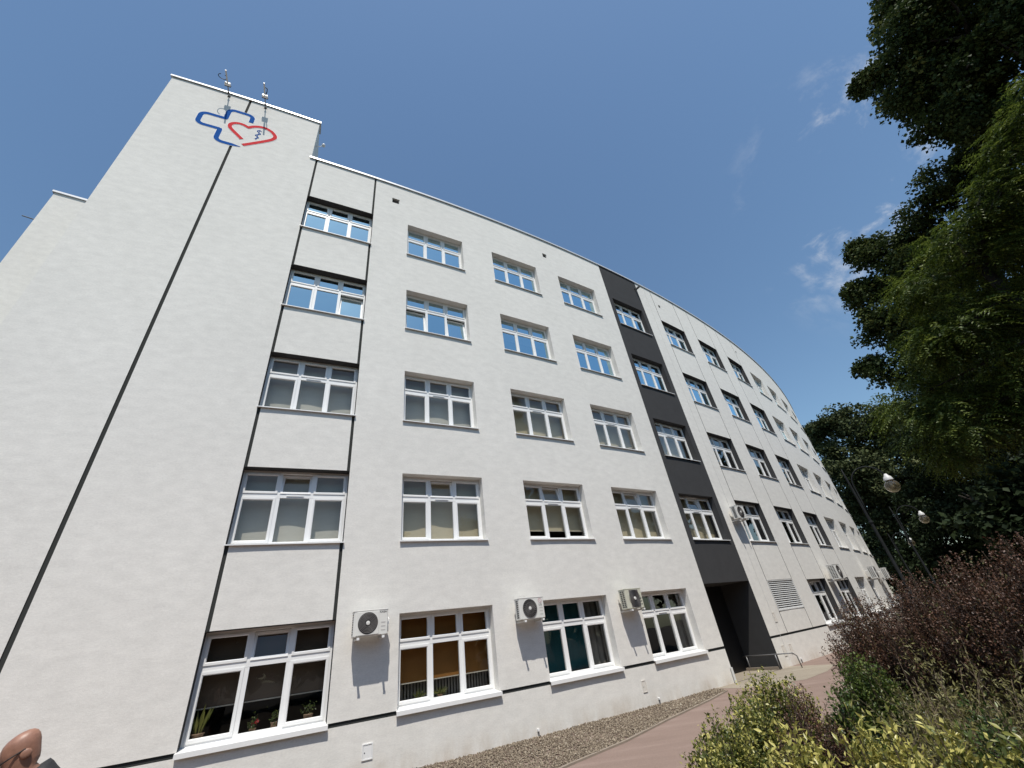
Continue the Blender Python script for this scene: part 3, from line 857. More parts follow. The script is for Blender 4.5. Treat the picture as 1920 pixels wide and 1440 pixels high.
# ------------------------------------------------------------------ aerials on the tower
def wall_arm(s, z, loop, label):
    t = empty('bracket_arm', FP(s, z), FR(s)); tag(t, label, 'bracket arm', 'thin arms projecting from the top of the tower')
    MB().tube([(0, 0, 0), (0, -.55, .02)], .020, 8).build('arm', 'steel', t)
    MB().tube([(0, -.55, .02), (0, -.95, .035)], .030, 8).build('arm_end', 'louvre_metal', t)
    MB().bbox(-.05, .05, -.012, 0, -.07, .07, .004).build('wall_plate', 'lamp_iron', t)
    MB().lathe([(.02, -.02), (.036, -.02), (.036, .02), (.02, .02)], (0, -.14, .006), 10, 'y').build('clamp', 'lamp_iron', t)
    MB().bbox(-.10, .10, -.50, -.40, -.03, .10, .012).build('junction_box', 'sill_white', t)
    MB().box(-.103, .103, -.395, -.38, -.03, .10).build('box_lid', 'lamp_iron', t)
    if loop:
        a = np.linspace(-1.0, 4.4, 18)
        MB().tube([(-.15+.15*math.cos(q), -.64+.10*math.sin(q), .10+.02*math.sin(q)) for q in a], .013, 6).build('cable_loop', 'black', t)
        MB().tube([(.0, -.52, .08), (-.02, -.66, .08), (.0, -.78, .05)], .018, 6).build('cable', 'black', t)
    else:
        MB().tube([(.03, -.50, .08), (.07, -.62, .10), (.09, -.74, .08), (.0, -.80, .05)], .018, 6).build('cable', 'black', t)
    return t
wall_arm(3.90, 21.79, True, 'thin arm with white box and looped black cable above the blue cross')
wall_arm(5.18, 21.79, False, 'thin arm with white box and no cable loop above the red heart')

# ------------------------------------------------------------------ air conditioners
def text_mesh(name, body, size, m, parent, loc, rz=0):
    cu = bpy.data.curves.new(name, 'FONT'); cu.body = body; cu.size = size; cu.align_x = 'CENTER'; cu.extrude = .0015
    tmp = bpy.data.objects.new(name, cu); COL.objects.link(tmp)
    dg = bpy.context.evaluated_depsgraph_get()
    me = bpy.data.meshes.new_from_object(tmp.evaluated_get(dg))
    bpy.data.objects.remove(tmp)
    me.materials.clear(); me.materials.append(MAT[m])
    o = bpy.data.objects.new(name, me); COL.objects.link(o); o.parent = parent
    o.location = loc; o.rotation_euler = (math.pi/2, 0, 0)
    return o

def ac_unit(s, z, w, h, label, style, dep=.25, gap=.16, base=0.0):
    """origin at the wall, bottom left of the casing; -y is outwards"""
    t = empty('air_conditioner', FP(s, z, base), FR(s+w/2))
    tag(t, label, 'air conditioner', 'air-conditioning units on the facade')
    body = 'ac_beige' if style == 'square' else 'ac_white'
    yb, yf = -gap, -gap-dep
    cas = MB().bbox(0, w, yf, yb, 0, h, .014); cas.build('casing', body, t)
    MB().bbox(-.008, w+.008, yf-.006, yb+.004, h-.012, h+.012, .004).build('top_cover', body, t)
    fx = w*.41 if style != 'square' else w*.52; fz = h*.5; R_ = h*.425
    y0 = yf-.004
    if style == 'rings':
        MB().bbox(w*.085, w*.735, yf-.012, yf+.003, h*.045, h*.955, .006).build('fan_plate', body, t); y0 = yf-.013
        MB().lathe([(0, -.002), (R_, -.002), (R_, .006)], (fx, y0, fz), 36, 'y').build('fan_opening', 'ac_dark', t)
        for k in range(1, 6):
            q = R_*(.25+.125*k)
            MB().lathe([(q-.007, -.004), (q-.004, -.012), (q+.004, -.012), (q+.007, -.004)], (fx, y0, fz), 36, 'y').build('guard_ring', 'ac_grey', t, True)
        for k in range(4):
            a = k*math.pi/2+.6
            MB().tube([(fx+R_*.2*math.cos(a), y0-.008, fz+R_*.2*math.sin(a)), (fx+R_*math.cos(a), y0-.008, fz+R_*math.sin(a))], .004, 5).build('guard_spoke', 'ac_grey', t)
    elif style == 'vanes':
        MB().lathe([(0, -.002), (R_, -.002), (R_, .006)], (fx, y0, fz), 36, 'y').build('fan_opening', 'ac_dark', t)
        for k in range(22):
            a = 2*math.pi*k/22
            pts = [(fx+R_*q*math.cos(a+q*.7), y0-.009, fz+R_*q*math.sin(a+q*.7)) for q in (.2, .5, .75, 1.0)]
            MB().tube(pts, .0065, 5).build('guard_vane', 'ac_grey', t)
        for q in (.6, 1.0):
            MB().lathe([(R_*q-.006, -.004), (R_*q, -.014), (R_*q+.006, -.004)], (fx, y0, fz), 36, 'y').build('guard_ring', 'ac_grey', t, True)
    else:
        MB().bbox(w*.24, w*.80, yf-.006, yf+.002, h*.06, h*.94, .004).build('fan_plate', 'ac_grey', t); y0 = yf-.007
        for k in range(1, 7):
            q = R_*(.16+.14*k)
            MB().lathe([(q-.005, -.002), (q, -.009), (q+.005, -.002)], (fx, y0, fz), 30, 'y').build('guard_ring', 'ac_dark', t, True)
    MB().lathe([(0, -.022), (R_*.17, -.020), (R_*.2, -.012), (R_*.2, 0)], (fx, y0, fz), 18, 'y').build('fan_hub', 'ac_white', t)
    # grips, side grille, brackets, valves
    for k in range(3):
        MB().box(w*.80, w*.93, yf-.003, yf+.001, h*(.17+.15*k), h*(.17+.15*k)+.018).build('grip', 'bracket' if style != 'square' else 'ac_dark', t)
    rows_ = 9; cols_ = 2 if style == 'square' else 1 if w < .75 else 3
    for i in range(rows_):
        for j in range(cols_):
            yy = yb-.05-(dep-.09)*(j+.5)/cols_; ww_ = (dep-.10)/cols_*.36
            zz = h*(.08+.84*(i+.5)/rows_)
            MB().box(-.003, .001, yy-ww_, yy+ww_, zz-h*.028, zz+h*.028).build('side_slot', 'ac_dark', t)
    for x in (w*.14, w*.86):
        br = MB()
        br.bbox(x-.02, x+.02, yf-.06, -.012, -.055, -.018, .004); br.bbox(x-.022, x+.022, -.012, -.0, -.06, .30, .004)
        br.box(x-.014, x+.014, yf+.04, yf+.09, -.018, .0)
        br.build('bracket', 'bracket', t)
        MB().bbox(x-.026, x+.026, yf-.068, yf-.058, -.06, -.014, .003).build('bracket_cap', 'sill_white', t)
    MB().bbox(w, w+.05, yb-.14, yb-.04, h*.12, h*.38, .008).build('valve_cover', body, t)
    MB().tube([(w+.03, yb-.09, h*.36), (w+.06, yb-.07, h*.6), (w+.03, yb-.02, h*.72), (w-.02, -.012, h*.74)], .014, 6).build('pipe', 'sill_white', t)
    return t, yf
a1_, yf1 = ac_unit(10.06, 2.385, .71, .485, 'white air conditioner with ringed fan guard between the brown- and orange-blind windows', 'rings')
text_mesh('brand_print', 'KAISAI', .052, 'print_dark', a1_, (.71*.86, yf1-.002, .42))
a2_, yf2 = ac_unit(14.03, 2.36, .735, .485, 'white air conditioner with swirling fan guard and round pink emblem beside the teal window', 'vanes')
MB().lathe([(.044, 0), (.050, -.002), (.055, 0)], (.735*.85, yf2-.001, .40), 20, 'y').build('emblem_ring', 'print_pink', a2_)
MB().add([(.735*.85-.004, yf2-.003, .375), (.735*.85+.004, yf2-.003, .375), (.735*.85+.004, yf2-.003, .43), (.735*.85-.004, yf2-.003, .43)], [(0, 1, 2, 3)]).build('emblem_bar', 'print_pink', a2_)
MB().add([(.735*.85, yf2-.003, .375), (.735*.85+.026, yf2-.003, .375), (.735*.85+.026, yf2-.003, .383), (.735*.85, yf2-.003, .383)], [(0, 1, 2, 3)]).build('emblem_bar', 'print_pink', a2_)
MB().lathe([(0, -.002), (.008, -.001)], (.735*.85-.022, yf2-.001, .412), 8, 'y').build('emblem_dot', 'print_pink', a2_)
text_mesh('brand_print', 'LG', .075, 'print_dark', a2_, (.735*.85, yf2-.002, .285))
ac_unit(17.62, 2.335, .66, .52, 'beige air conditioner with square grey fan guard next to the passage-side ground window', 'square', .28)
ac_unit(25.36, 5.21, .66, .53, 'white air conditioner mounted on the first floor beside the charcoal panel', 'vanes', .26)
ac_unit(32.66, 2.66, .80, .66, 'large white air conditioner with slotted side above the ground windows beyond the louvre', 'vanes', .36, .25)
ac_unit(40.7, 2.62, .80, .68, 'white air conditioner far along the curve, half hidden by purple shrubs', 'vanes', .34, .25)
ac_unit(46.6, 2.62, .80, .68, 'farthest white air conditioner at the edge of the curved wall', 'vanes', .34, .25)

# ------------------------------------------------------------------ foliage tools
def leaf_mesh(name, P, A, N, L, W, tint, m, parent=None, fold=.12, wide=.45):
    n = len(P); A = unit(A); Bv = unit(np.cross(A, N)); Nn = unit(np.cross(Bv, A))
    L = np.broadcast_to(np.asarray(L, float), (n,))[:, None]; W = np.broadcast_to(np.asarray(W, float), (n,))[:, None]
    mid = P + A*L*wide
    V = np.stack([P, mid+Bv*W/2+Nn*W*fold, P+A*L-Nn*L*.10, mid-Bv*W/2+Nn*W*fold], 1).reshape(-1, 3)
    i = np.arange(n)[:, None]*4
    T = np.concatenate([i+np.array([[0, 1, 2]]), i+np.array([[0, 2, 3]])], 1).reshape(-1, 3)
    return raw_mesh(name, V, T, np.repeat(tint, 4), m, parent)

def lobed_points(lobes, per_m2, spread, rs=.35):
    """clump centres: every lobe is a core with smaller bumps on it, so that the outline is uneven"""
    out, cen = [], []
    for (c, r) in lobes:
        c = np.array(c); subs = [(c, r*.72)]
        for k in range(11):
            d = unit(rng.normal(0, 1, 3)); rr = r*rng.uniform(.26, .44)
            subs.append((c+d*r*rng.uniform(.62, .86)*np.array([1, 1, .9]), rr))
        for sc_, sr in subs:
            n = max(3, int(per_m2*sr**2*1.15))
            d = unit(rng.normal(0, 1, (n, 3))); q = rng.uniform(rs**2, 1.0, n)**.5
            out.append(sc_+d*(q*sr)[:, None]*np.array([1, 1, .85])); cen.append(np.repeat(c[None], n, 0))
    return np.concatenate(out), np.concatenate(cen), None

def ball(n):
    return unit(rng.normal(0, 1, (n, 3)))*(rng.random(n)**(1/3))[:, None]

def limb_path(a, b, sag=.12, n=6):
    a = np.array(a, float); b = np.array(b, float); out = []
    j = rng.normal(0, .06, 3)*np.linalg.norm(b-a)
    for i in range(n+1):
        t = i/n; p = a+(b-a)*t; p = p + j*math.sin(math.pi*t); p[2] += sag*np.linalg.norm(b-a)*math.sin(math.pi*t)*.6
        out.append(p)
    return out

def broadleaf(name, base, lobes, label, m, leaf=.12, clumps=26, per=22, spread=.33, trunk_r=.28, group='trees along the right side of the path', top=None):
    base = Vector((float(np.mean([c[0] for c, r in lobes])), float(np.mean([c[1] for c, r in lobes])), 0))
    base += Vector((base.x, base.y, 0)).normalized()*float(np.mean([r for c, r in lobes]))*1.5      # the stem stands on the far side of the crown
    t = empty(name, base); tag(t, label, 'tree', group)
    L = [(np.array(c)-np.array(base), r) for c, r in lobes]
    C, cen, rad = lobed_points(L, clumps, spread)
    n = len(C); k = per
    out = unit(C-cen)
    P = np.repeat(C, k, 0)+ball(n*k)*np.array([1.25, 1.25, .8])*spread
    O = np.repeat(out, k, 0)
    A = unit(O*.5+rng.normal(0, .75, (n*k, 3))+np.array([0, 0, -.25]))
    N = unit(np.array([0, 0, 1.0])+rng.normal(0, .55, (n*k, 3))+O*.35)
    ct = rng.normal(.45, .18, n)
    tint = np.clip(np.repeat(ct, k)+rng.normal(0, .13, n*k), 0, 1)
    sz = leaf*rng.uniform(.65, 1.3, n*k)
    leaf_mesh('crown', P, A, N, sz, sz*.85, tint, m, t)
    tr = MB(); zc = np.mean([c[2] for c, r in L]); top_c = max(L, key=lambda q: q[0][2])[0]
    cx, cy = np.mean([c[0] for c, r in L]), np.mean([c[1] for c, r in L])
    fork = np.array([cx*.08, cy*.08, max(2.2, zc*.45)])
    mc = np.array([cx, cy, zc]); tr.tube([(0, 0, -.15), (0, 0, .4), tuple(fork*.5), tuple(fork), tuple(fork*.7+mc*.3), tuple(fork*.4+mc*.6)], [trunk_r*1.35, trunk_r, trunk_r*.8, trunk_r*.6, trunk_r*.4, trunk_r*.15], 10)
    tr.build('trunk', 'bark', t, True)
    lb = MB()
    rmax = max(r for c, r in L); big = [c for c, r in L if r > .55*rmax]
    for c, r in L:
        src = fork*(.75+.25*random.random()) if r > .55*rmax else min(big, key=lambda q: np.linalg.norm(q-c))
        pts = limb_path(src, c, .1 if r > .55*rmax else .02)
        rr = [trunk_r*(.28 if r > .55*rmax else .08)*(1-.8*i/(len(pts)-1)) for i in range(len(pts))]
        lb.tube(pts, rr, 6)
        for q in range(4):
            e = np.array(c)+unit(rng.normal(0, 1, 3))*r*.85
            pp = limb_path(pts[-2], e, .05, 4); lb.tube(pp, [trunk_r*.12*(1-.7*i/4)+.008 for i in range(5)], 5)
    lb.build('limbs', 'bark', t, True)
    return t

def feather_tree(name, base, lobes, label, m, group):
    base = Vector((float(np.mean([c[0] for c, r in lobes])), float(np.mean([c[1] for c, r in lobes])), 0)); t = empty(name, base); tag(t, label, 'tree', group)
    L = [(np.array(c)-np.array(base), r) for c, r in lobes]
    C, cen, rad = lobed_points(L, 560, .3, .3)
    n = len(C); out = unit(C-cen)
    ax = unit(out*np.array([1, 1, .2])+rng.normal(0, .45, (n, 3))+np.array([0, 0, -.45]))
    side = unit(np.cross(ax, np.array([0, 0, 1.0])+rng.normal(0, .25, (n, 3))))
    k = 14; fl = rng.uniform(.22, .48, n)
    q = np.tile(np.linspace(.05, 1, k), n); idx = np.repeat(np.arange(n), k)
    sg = np.tile(np.where(np.arange(k) % 2 == 0, 1.0, -1.0), n)
    P = C[idx]+ax[idx]*(q*fl[idx])[:, None]+np.array([0, 0, -1.0])*(q**2*fl[idx]*.28)[:, None]
    A = unit(ax[idx]*.75+side[idx]*sg[:, None]+np.array([0, 0, -.22])+rng.normal(0, .12, (n*k, 3)))
    N = unit(np.array([0, 0, 1.0])+rng.normal(0, .3, (n*k, 3))+out[idx]*.3)
    tint = np.clip(np.repeat(rng.normal(.48, .24, n), k)+.14*q+rng.normal(0, .08, n*k), 0, 1)
    ll = .082*(1.12-.5*q)*rng.uniform(.8, 1.2, n*k)
    leaf_mesh('crown', P, A, N, ll, ll*.34, tint, m, t, .05)
    hh = max(c[2]+r for c, r in L)
    MB().tube([(0, 0, -.1), (0, 0, 1), (.1, .05, hh*.5), (.05, 0, hh*.8)], [.34, .24, .14, .03], 10).build('trunk', 'bark', t, True)
    lb = MB()
    for c, r in L:
        s_ = np.array([.05, .02, min(hh*.75, max(1.2, c[2]+.2))]); lb.tube(limb_path(s_, c, -.02), [.04, .034, .028, .022, .016, .011, .006], 6)
    lb.build('limbs', 'bark', t, True)
    return t

def LB(lst, dist):
    return [(at(x, y, dist+(q[0] if q else 0)), size_at(x, y, dist+(q[0] if q else 0), r)) for x, y, r, *q in lst]

def PX(x, y, d): p = at(x, y, d); return (p.x, p.y)

# maple overhanging from the upper right
broadleaf('maple_tree', PX(1990, 500, 15.5), LB([(1735, 60, 85), (1830, 30, 110, 1), (1705, 165, 58), (1790, 160, 75), (1900, 110, 90, 1), (1810, -90, 140, 1), (1700, -20, 50), (1660, 145, 30), (1765, 225, 40), (1850, 205, 50, 1), (1632, 150, 20), (1616, 160, 11), (1800, 240, 30), (1900, 225, 60, 1)], 15),
          'tall dark broadleaf tree overhanging the sky from the upper right corner', 'leaf_maple', .105, 62, 32, .25, .30)
broadleaf('maple_tree', PX(1960, 800, 18), LB([(1880, 320, 75, 1), (1785, 345, 55), (1735, 405, 48), (1665, 470, 50), (1725, 520, 85), (1645, 545, 42), (1685, 605, 62), (1760, 630, 100, 1), (1690, 690, 45), (1830, 450, 100, 1), (1870, 620, 130, 1), (1625, 465, 26), (1612, 552, 22), (1603, 468, 13), (1598, 545, 10), (1640, 605, 26), (1632, 685, 20), (1850, 268, 48, 1), (1905, 255, 60, 1)], 17.5),
          'dark broadleaf tree in the middle right with ragged branch tips against the sky', 'leaf_maple', .105, 54, 32, .25, .30)
feather_tree('feathery_tree', PX(1985, 760, 10.5), LB([(1905, 290, 55), (1860, 370, 60), (1800, 455, 62), (1740, 530, 55), (1890, 500, 95, .6), (1810, 610, 90), (1725, 650, 52), (1890, 700, 120, .6), (1705, 750, 52, .3), (1800, 790, 95, .5), (1945, 180, 50), (1940, 420, 80, .8), (1900, 235, 42)], 10),
             'feathery-leaved lighter green tree nearest the camera on the right edge', 'leaf_feather', 'trees along the right side of the path')
broadleaf('spreading_tree', PX(1640, 1080, 60), LB([(1560, 810, 36), (1610, 790, 46), (1665, 795, 55), (1595, 870, 60), (1660, 890, 75), (1720, 850, 70), (1540, 800, 18), (1700, 950, 70), (1625, 950, 55), (1680, 1020, 50)], 60),
          'olive-tinted rounded tree behind the street lamps at the end of the building', 'leaf_far', .30, 6.5, 34, .62, .4)
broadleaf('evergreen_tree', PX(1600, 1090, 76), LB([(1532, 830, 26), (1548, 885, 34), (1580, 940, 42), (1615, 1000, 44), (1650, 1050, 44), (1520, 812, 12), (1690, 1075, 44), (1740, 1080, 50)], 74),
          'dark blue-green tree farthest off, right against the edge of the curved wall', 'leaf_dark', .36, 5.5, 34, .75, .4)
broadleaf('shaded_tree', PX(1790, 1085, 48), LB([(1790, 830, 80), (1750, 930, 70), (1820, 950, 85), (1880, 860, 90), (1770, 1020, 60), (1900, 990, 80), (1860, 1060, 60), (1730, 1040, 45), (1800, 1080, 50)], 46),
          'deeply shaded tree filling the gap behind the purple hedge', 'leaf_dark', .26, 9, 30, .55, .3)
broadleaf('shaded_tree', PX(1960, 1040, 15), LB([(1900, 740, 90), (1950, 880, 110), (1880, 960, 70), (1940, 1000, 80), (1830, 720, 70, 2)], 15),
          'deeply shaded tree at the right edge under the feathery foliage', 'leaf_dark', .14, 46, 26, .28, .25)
# extra trees added mostly off-camera to darken pane reflections and cut skylight on the wall
def added_woodland():
    P, A, N, S, T = [], [], [], [], []
    for (x, y, r, h) in ((-22, -12, 5, 10), (-14, -19, 5.5, 12), (-5, -23, 5.5, 11), (5, -25, 6, 12), (14, -21, 6, 13), (21, -14, 6, 14), (26, -5, 6, 15), (28, 4, 5.5, 16), (27, 11, 5, 15), (27, 18, 4.5, 14), (33, 25, 4.5, 14), (39, 33, 4.5, 14)):
        for k in range(9):
            c = np.array([x, y, h*.5])+ball(1)[0]*np.array([r*1.2, r*1.2, h*.48]); n = 480
            P.append(c+ball(n)*r*.55); A.append(rng.normal(0, 1, (n, 3))); N.append(rng.normal(0, .6, (n, 3))+np.array([0, 0, 1.0]))
            S.append(rng.uniform(.7, 1.2, n)); T.append(np.clip(rng.normal(.4, .2)+rng.normal(0, .12, n), 0, 1))
    S = np.concatenate(S)
    P = np.concatenate(P); P[:, 2] = np.maximum(P[:, 2], .1)
    o = leaf_mesh('added_woodland', P, np.concatenate(A), np.concatenate(N), S, S*.8, np.concatenate(T), 'leaf_dark')
    tag(o, 'added dark belt of out-of-view trees mirrored in the ground-floor window panes', 'trees', kind='stuff')
added_woodland()

# ------------------------------------------------------------------ shrubs
def shrub(name, base, h, rx, ry, label, m, n_stem, per, leaf, wl, group, mode='round', tip=.15, tw=.004, tint0=.45, droop=.0, rz=0.0, jitter=.25, low=.12, thin=1.0):
    """stems rise from the base and fan out; leaves sit along each stem and its side twigs"""
    t = empty(name, (base[0], base[1], 0), rz); tag(t, label, 'shrub', group)
    a = rng.uniform(0, 2*math.pi, n_stem); q = np.sqrt(rng.random(n_stem))
    ex = np.cos(a)*q*rx; ey = np.sin(a)*q*ry
    eh = h*(np.sqrt(np.clip(1-q**2*.86, .05, 1)) if mode == 'round' else 1-.30*q**2)*rng.uniform(.80, 1.06, n_stem)
    B0 = np.c_[ex*.22, ey*.22, np.zeros(n_stem)]; E0 = np.c_[ex, ey, eh]
    M0 = np.c_[ex*.52, ey*.52, eh*(.62 if mode == 'round' else .58)]
    E0[:, 2] -= droop*q*h
    wob = .10 if thin >= 1 else .55
    M0 = M0 + rng.normal(0, wob*min(rx, h)*.6, (n_stem, 3)); E0[:, :2] += rng.normal(0, wob*rx*.6, (n_stem, 2))
    if thin < 1: E0[:, 2] *= rng.uniform(.55, 1.05, n_stem)
    tw_mb = MB(); Ps, As, Ts, Ss = [], [], [], []
    for i in range(n_stem):
        k = per; u = np.sort(rng.uniform(low, 1, k)**.62)
        pt = (1-u)[:, None]**2*B0[i]+2*((1-u)*u)[:, None]*M0[i]+(u**2)[:, None]*E0[i]
        dr = 2*(1-u)[:, None]*(M0[i]-B0[i])+2*u[:, None]*(E0[i]-M0[i])
        off = rng.normal(0, 1, (k, 3))*(jitter*leaf*2.6)*(1.1-.55*u)[:, None]
        Ps.append(pt+off); As.append(unit(unit(dr)*.55+unit(rng.normal(0, 1, (k, 3)))*.8+np.array([0, 0, .12])))
        Ts.append(np.clip(tint0+tip*(u-.5)*2+rng.normal(0, .16)+rng.normal(0, .14, k), 0, 1))
        Ss.append(leaf*rng.uniform(.6, 1.25, k)*(1.1-.25*u))
        if i % 5 == 0 or (thin < 1 and i % 2 == 0):
            uu = np.linspace(0, 1, 5); pp = (1-uu)[:, None]**2*B0[i]+2*((1-uu)*uu)[:, None]*M0[i]+(uu**2)[:, None]*E0[i]
            tw_mb.tube([tuple(x) for x in pp], [tw*2.2, tw*1.7, tw*1.3, tw, tw*.5], 4, cap=False)
    P = np.concatenate(Ps); A = np.concatenate(As); T = np.concatenate(Ts); S = np.concatenate(Ss)
    P[:, 2] = np.maximum(P[:, 2], .02)
    N = unit(np.array([0, 0, .9])+rng.normal(0, .6, (len(P), 3)))
    leaf_mesh('foliage', P, A, N, S, S*wl, T, m, t)
    tw_mb.build('branches', 'twig' if thin >= 1 else 'twig_light', t)
    return t

G1, G2, G3, G4 = 'variegated shrubs in the front of the bed', 'purple-leaved shrubs in the bed', 'green shrubs in the bed', 'tangled shrubs in the bed'
def bush(name, px, py, dist, rpx, label, m, n_stem, per, leaf, wl, group, k=1.0, **kw):
    """px,py: where the photo shows the top of the bush; dist: how far away it stands; rpx: its half width there"""
    p = at(px, py, dist); r = size_at(px, py, dist, rpx)*k
    return shrub(name, (p.x, p.y), p.z, r, r, label, m, n_stem, per, leaf, wl, group, **kw)
V = dict(tip=.30, tint0=.42)
bush('variegated_shrub', 1330, 1412, 3.1, 105, 'yellow-edged evergreen shrub at the bottom edge, touching the pink path', 'leaf_variegated', 525, 48, .036, .48, G1, **V)
bush('variegated_shrub', 1318, 1388, 3.7, 80, 'olive variegated shrub farthest out over the pink path', 'leaf_variegated', 480, 46, .032, .6, G1, **V)
bush('variegated_shrub', 1480, 1372, 3.0, 110, 'yellow variegated shrub at the bottom edge, in front of the low maroon one', 'leaf_variegated', 575, 48, .042, .42, G1, tip=.40, tint0=.52)
bush('variegated_shrub', 1630, 1352, 2.9, 115, 'brightest yellow variegated shrub with long pale shoots at the bottom edge', 'leaf_variegated', 575, 48, .046, .36, G1, tip=.46, tint0=.56)
bush('variegated_shrub', 1765, 1378, 2.8, 105, 'yellow variegated shrub at the bottom edge below the twiggy tangle', 'leaf_variegated', 525, 48, .044, .38, G1, tip=.40, tint0=.50)
bush('variegated_shrub', 1890, 1392, 2.8, 95, 'yellow variegated shrub in the bottom right corner', 'leaf_variegated', 475, 45, .042, .42, G1, tip=.30, tint0=.42)
bush('variegated_shrub', 1345, 1346, 4.2, 95, 'olive and cream evergreen shrub hiding the gravel edge', 'leaf_variegated', 575, 51, .032, .62, G1, **V)
bush('variegated_shrub', 1430, 1264, 5.6, 112, 'cream-flecked rounded shrub in front of the passage', 'leaf_variegated', 700, 54, .032, .64, G1, **V)
bush('variegated_shrub', 1395, 1318, 4.7, 95, 'cream-flecked shrub left of the low maroon one', 'leaf_variegated', 575, 51, .034, .58, G1, tip=.25, tint0=.42)
bush('purple_shrub', 1490, 1298, 4.3, 95, 'low dark maroon shrub surrounded by variegated leaves', 'leaf_purple', 700, 60, .019, .62, G2, tint0=.36, tip=.2)
bush('green_shrub', 1600, 1228, 6.2, 62, 'upright fresh green shrub left of the twiggy tangle', 'leaf_green', 480, 44, .036, .58, G3, mode='up', tint0=.55, tip=.2)
bush('green_shrub', 1570, 1300, 4.6, 55, 'dark green shrub between the low maroon one and the tangle', 'leaf_green', 400, 36, .034, .55, G3, tint0=.38, tip=.2)
# big barberries
B_ = dict(mode='up', tint0=.42, tip=.22)
bush('purple_shrub', 1606, 1122, 7.2, 86, 'rounded maroon shrub nearest the curved wall, with stray twigs', 'leaf_purple', 900, 84, .023, .66, G2, **B_)
bush('purple_shrub', 1700, 1082, 6.6, 84, 'maroon shrub below the nearest street lamp', 'leaf_purple', 900, 84, .023, .66, G2, **B_)
bush('purple_shrub', 1795, 1052, 6.0, 92, 'tall maroon shrub with upright shoots, second from the right edge', 'leaf_purple', 900, 84, .023, .66, G2, **B_)
bush('purple_shrub', 1895, 1018, 5.3, 100, 'tallest maroon shrub at the right edge', 'leaf_purple', 900, 84, .023, .66, G2, **B_)
# tangled middle shrubs
T_ = dict(tint0=.46, tip=.2, tw=.0022, thin=.5, jitter=.5, droop=.22)
bush('tangled_shrub', 1690, 1168, 4.7, 105, 'tangled olive shrub of bare twigs directly below the maroon hedge', 'leaf_olive', 760, 46, .034, .28, G4, **T_)
bush('tangled_shrub', 1795, 1190, 4.2, 112, 'tangled olive shrub below the tall maroon shoots', 'leaf_olive', 760, 46, .036, .28, G4, **T_)
bush('tangled_shrub', 1890, 1222, 3.9, 105, 'twiggy green-brown shrub at the right edge behind the yellow leaves', 'leaf_olive', 760, 46, .038, .34, G4, **T_)
bush('tangled_shrub', 1655, 1250, 4.0, 95, 'brown twiggy shrub above the brightest yellow leaves', 'leaf_olive', 760, 46, .034, .28, G4, **T_)
bush('tangled_shrub', 1750, 1275, 3.6, 105, 'brown tangle of twigs in the middle of the bed', 'leaf_olive', 760, 46, .034, .28, G4, **T_)
bush('green_shrub', 1840, 1325, 3.4, 95, 'dull green shrub in front of the twiggy tangle', 'leaf_green', 420, 38, .036, .42, G3, tint0=.32, tip=.2)

# ------------------------------------------------------------------ street lamps
def street_lamp(px_top, dist, label, k=1.0):
    p = at(px_top[0], px_top[1], dist)
    H = p.z
    az = math.atan2(p.x, p.y)
    t = empty('street_lamp', (p.x, p.y, 0), -az); tag(t, label, 'street lamp', 'globe street lamps along the path')
    MB().tube([(0, 0, 0), (0, 0, .9), (0, 0, .95), (0, 0, H*.72), (0, 0, H-.25), (0, 0, H)], [.07, .065, .042, .034, .024, .010], 10).build('post', 'lamp_iron', t, True)
    MB().lathe([(.03, 0), (.048, .02), (.048, .05), (.03, .07)], (0, 0, H*.70), 12).build('collar', 'lamp_iron', t)
    # shepherd's crook
    z0 = H-1.25; R_ = .36; xc = .06+R_
    pts = [(.03, 0, z0), (.05, 0, z0+.35), (.06, 0, z0+.7)] + [(xc-R_*math.cos(a), 0, H-.50+R_*math.sin(a)*1.15) for a in np.linspace(0, math.pi*.93, 14)]
    MB().tube(pts, .018, 8).build('arm', 'lamp_iron', t, True)
    ex = pts[-1]
    g = (ex[0]+.02, 0, ex[2]-.30)
    MB().lathe([(0, .15), (.03, .15), (.05, .10), (.085, .06), (.10, .0), (.10, -.02)], (g[0], 0, g[2]+.17), 16).build('lamp_cap', 'louvre_metal', t, True)
    MB().lathe([(.155*math.sin(a), -.155*math.cos(a)) for a in np.linspace(.02, math.pi-.45, 14)], g, 22).build('globe', 'globe_glass', t, True)
    MB().lathe([(0, -.06), (.03, -.05), (.035, .0), (.02, .14)], g, 10).build('bulb', 'louvre_metal', t, True)
    return t
street_lamp((1577, 880), 14.2, 'nearest and tallest-looking globe lamp on a hooked post')
street_lamp((1667, 950), 23.3, 'second globe lamp on a hooked post, right of the nearest one')
street_lamp((1664, 1000), 34.0, 'farthest small globe lamp on a hooked post, low between the other two')

# ------------------------------------------------------------------ rail in the passage
rl = tag(empty('hand_rail', FP(24.72, 0, .3), FR(24.72)), 'low bent steel pipe rail at the right side of the dark passage', 'rail')
MB().tube([(0, 1.5, .46), (0, .6, .46), (.06, -.05, .46), (.20, -.28, .455), (.30, -.34, .36), (.33, -.35, .0)], .019, 8).build('top_rail', 'steel', rl, True)
for y in (.25, 1.35):
    MB().tube([(0, y, 0), (0, y, .45)], .020, 8).build('post', 'steel', rl, True)
MB().box(-.04, .04, .3, 1.5, .012, .10).build('wheel_guard', 'kerb', rl)

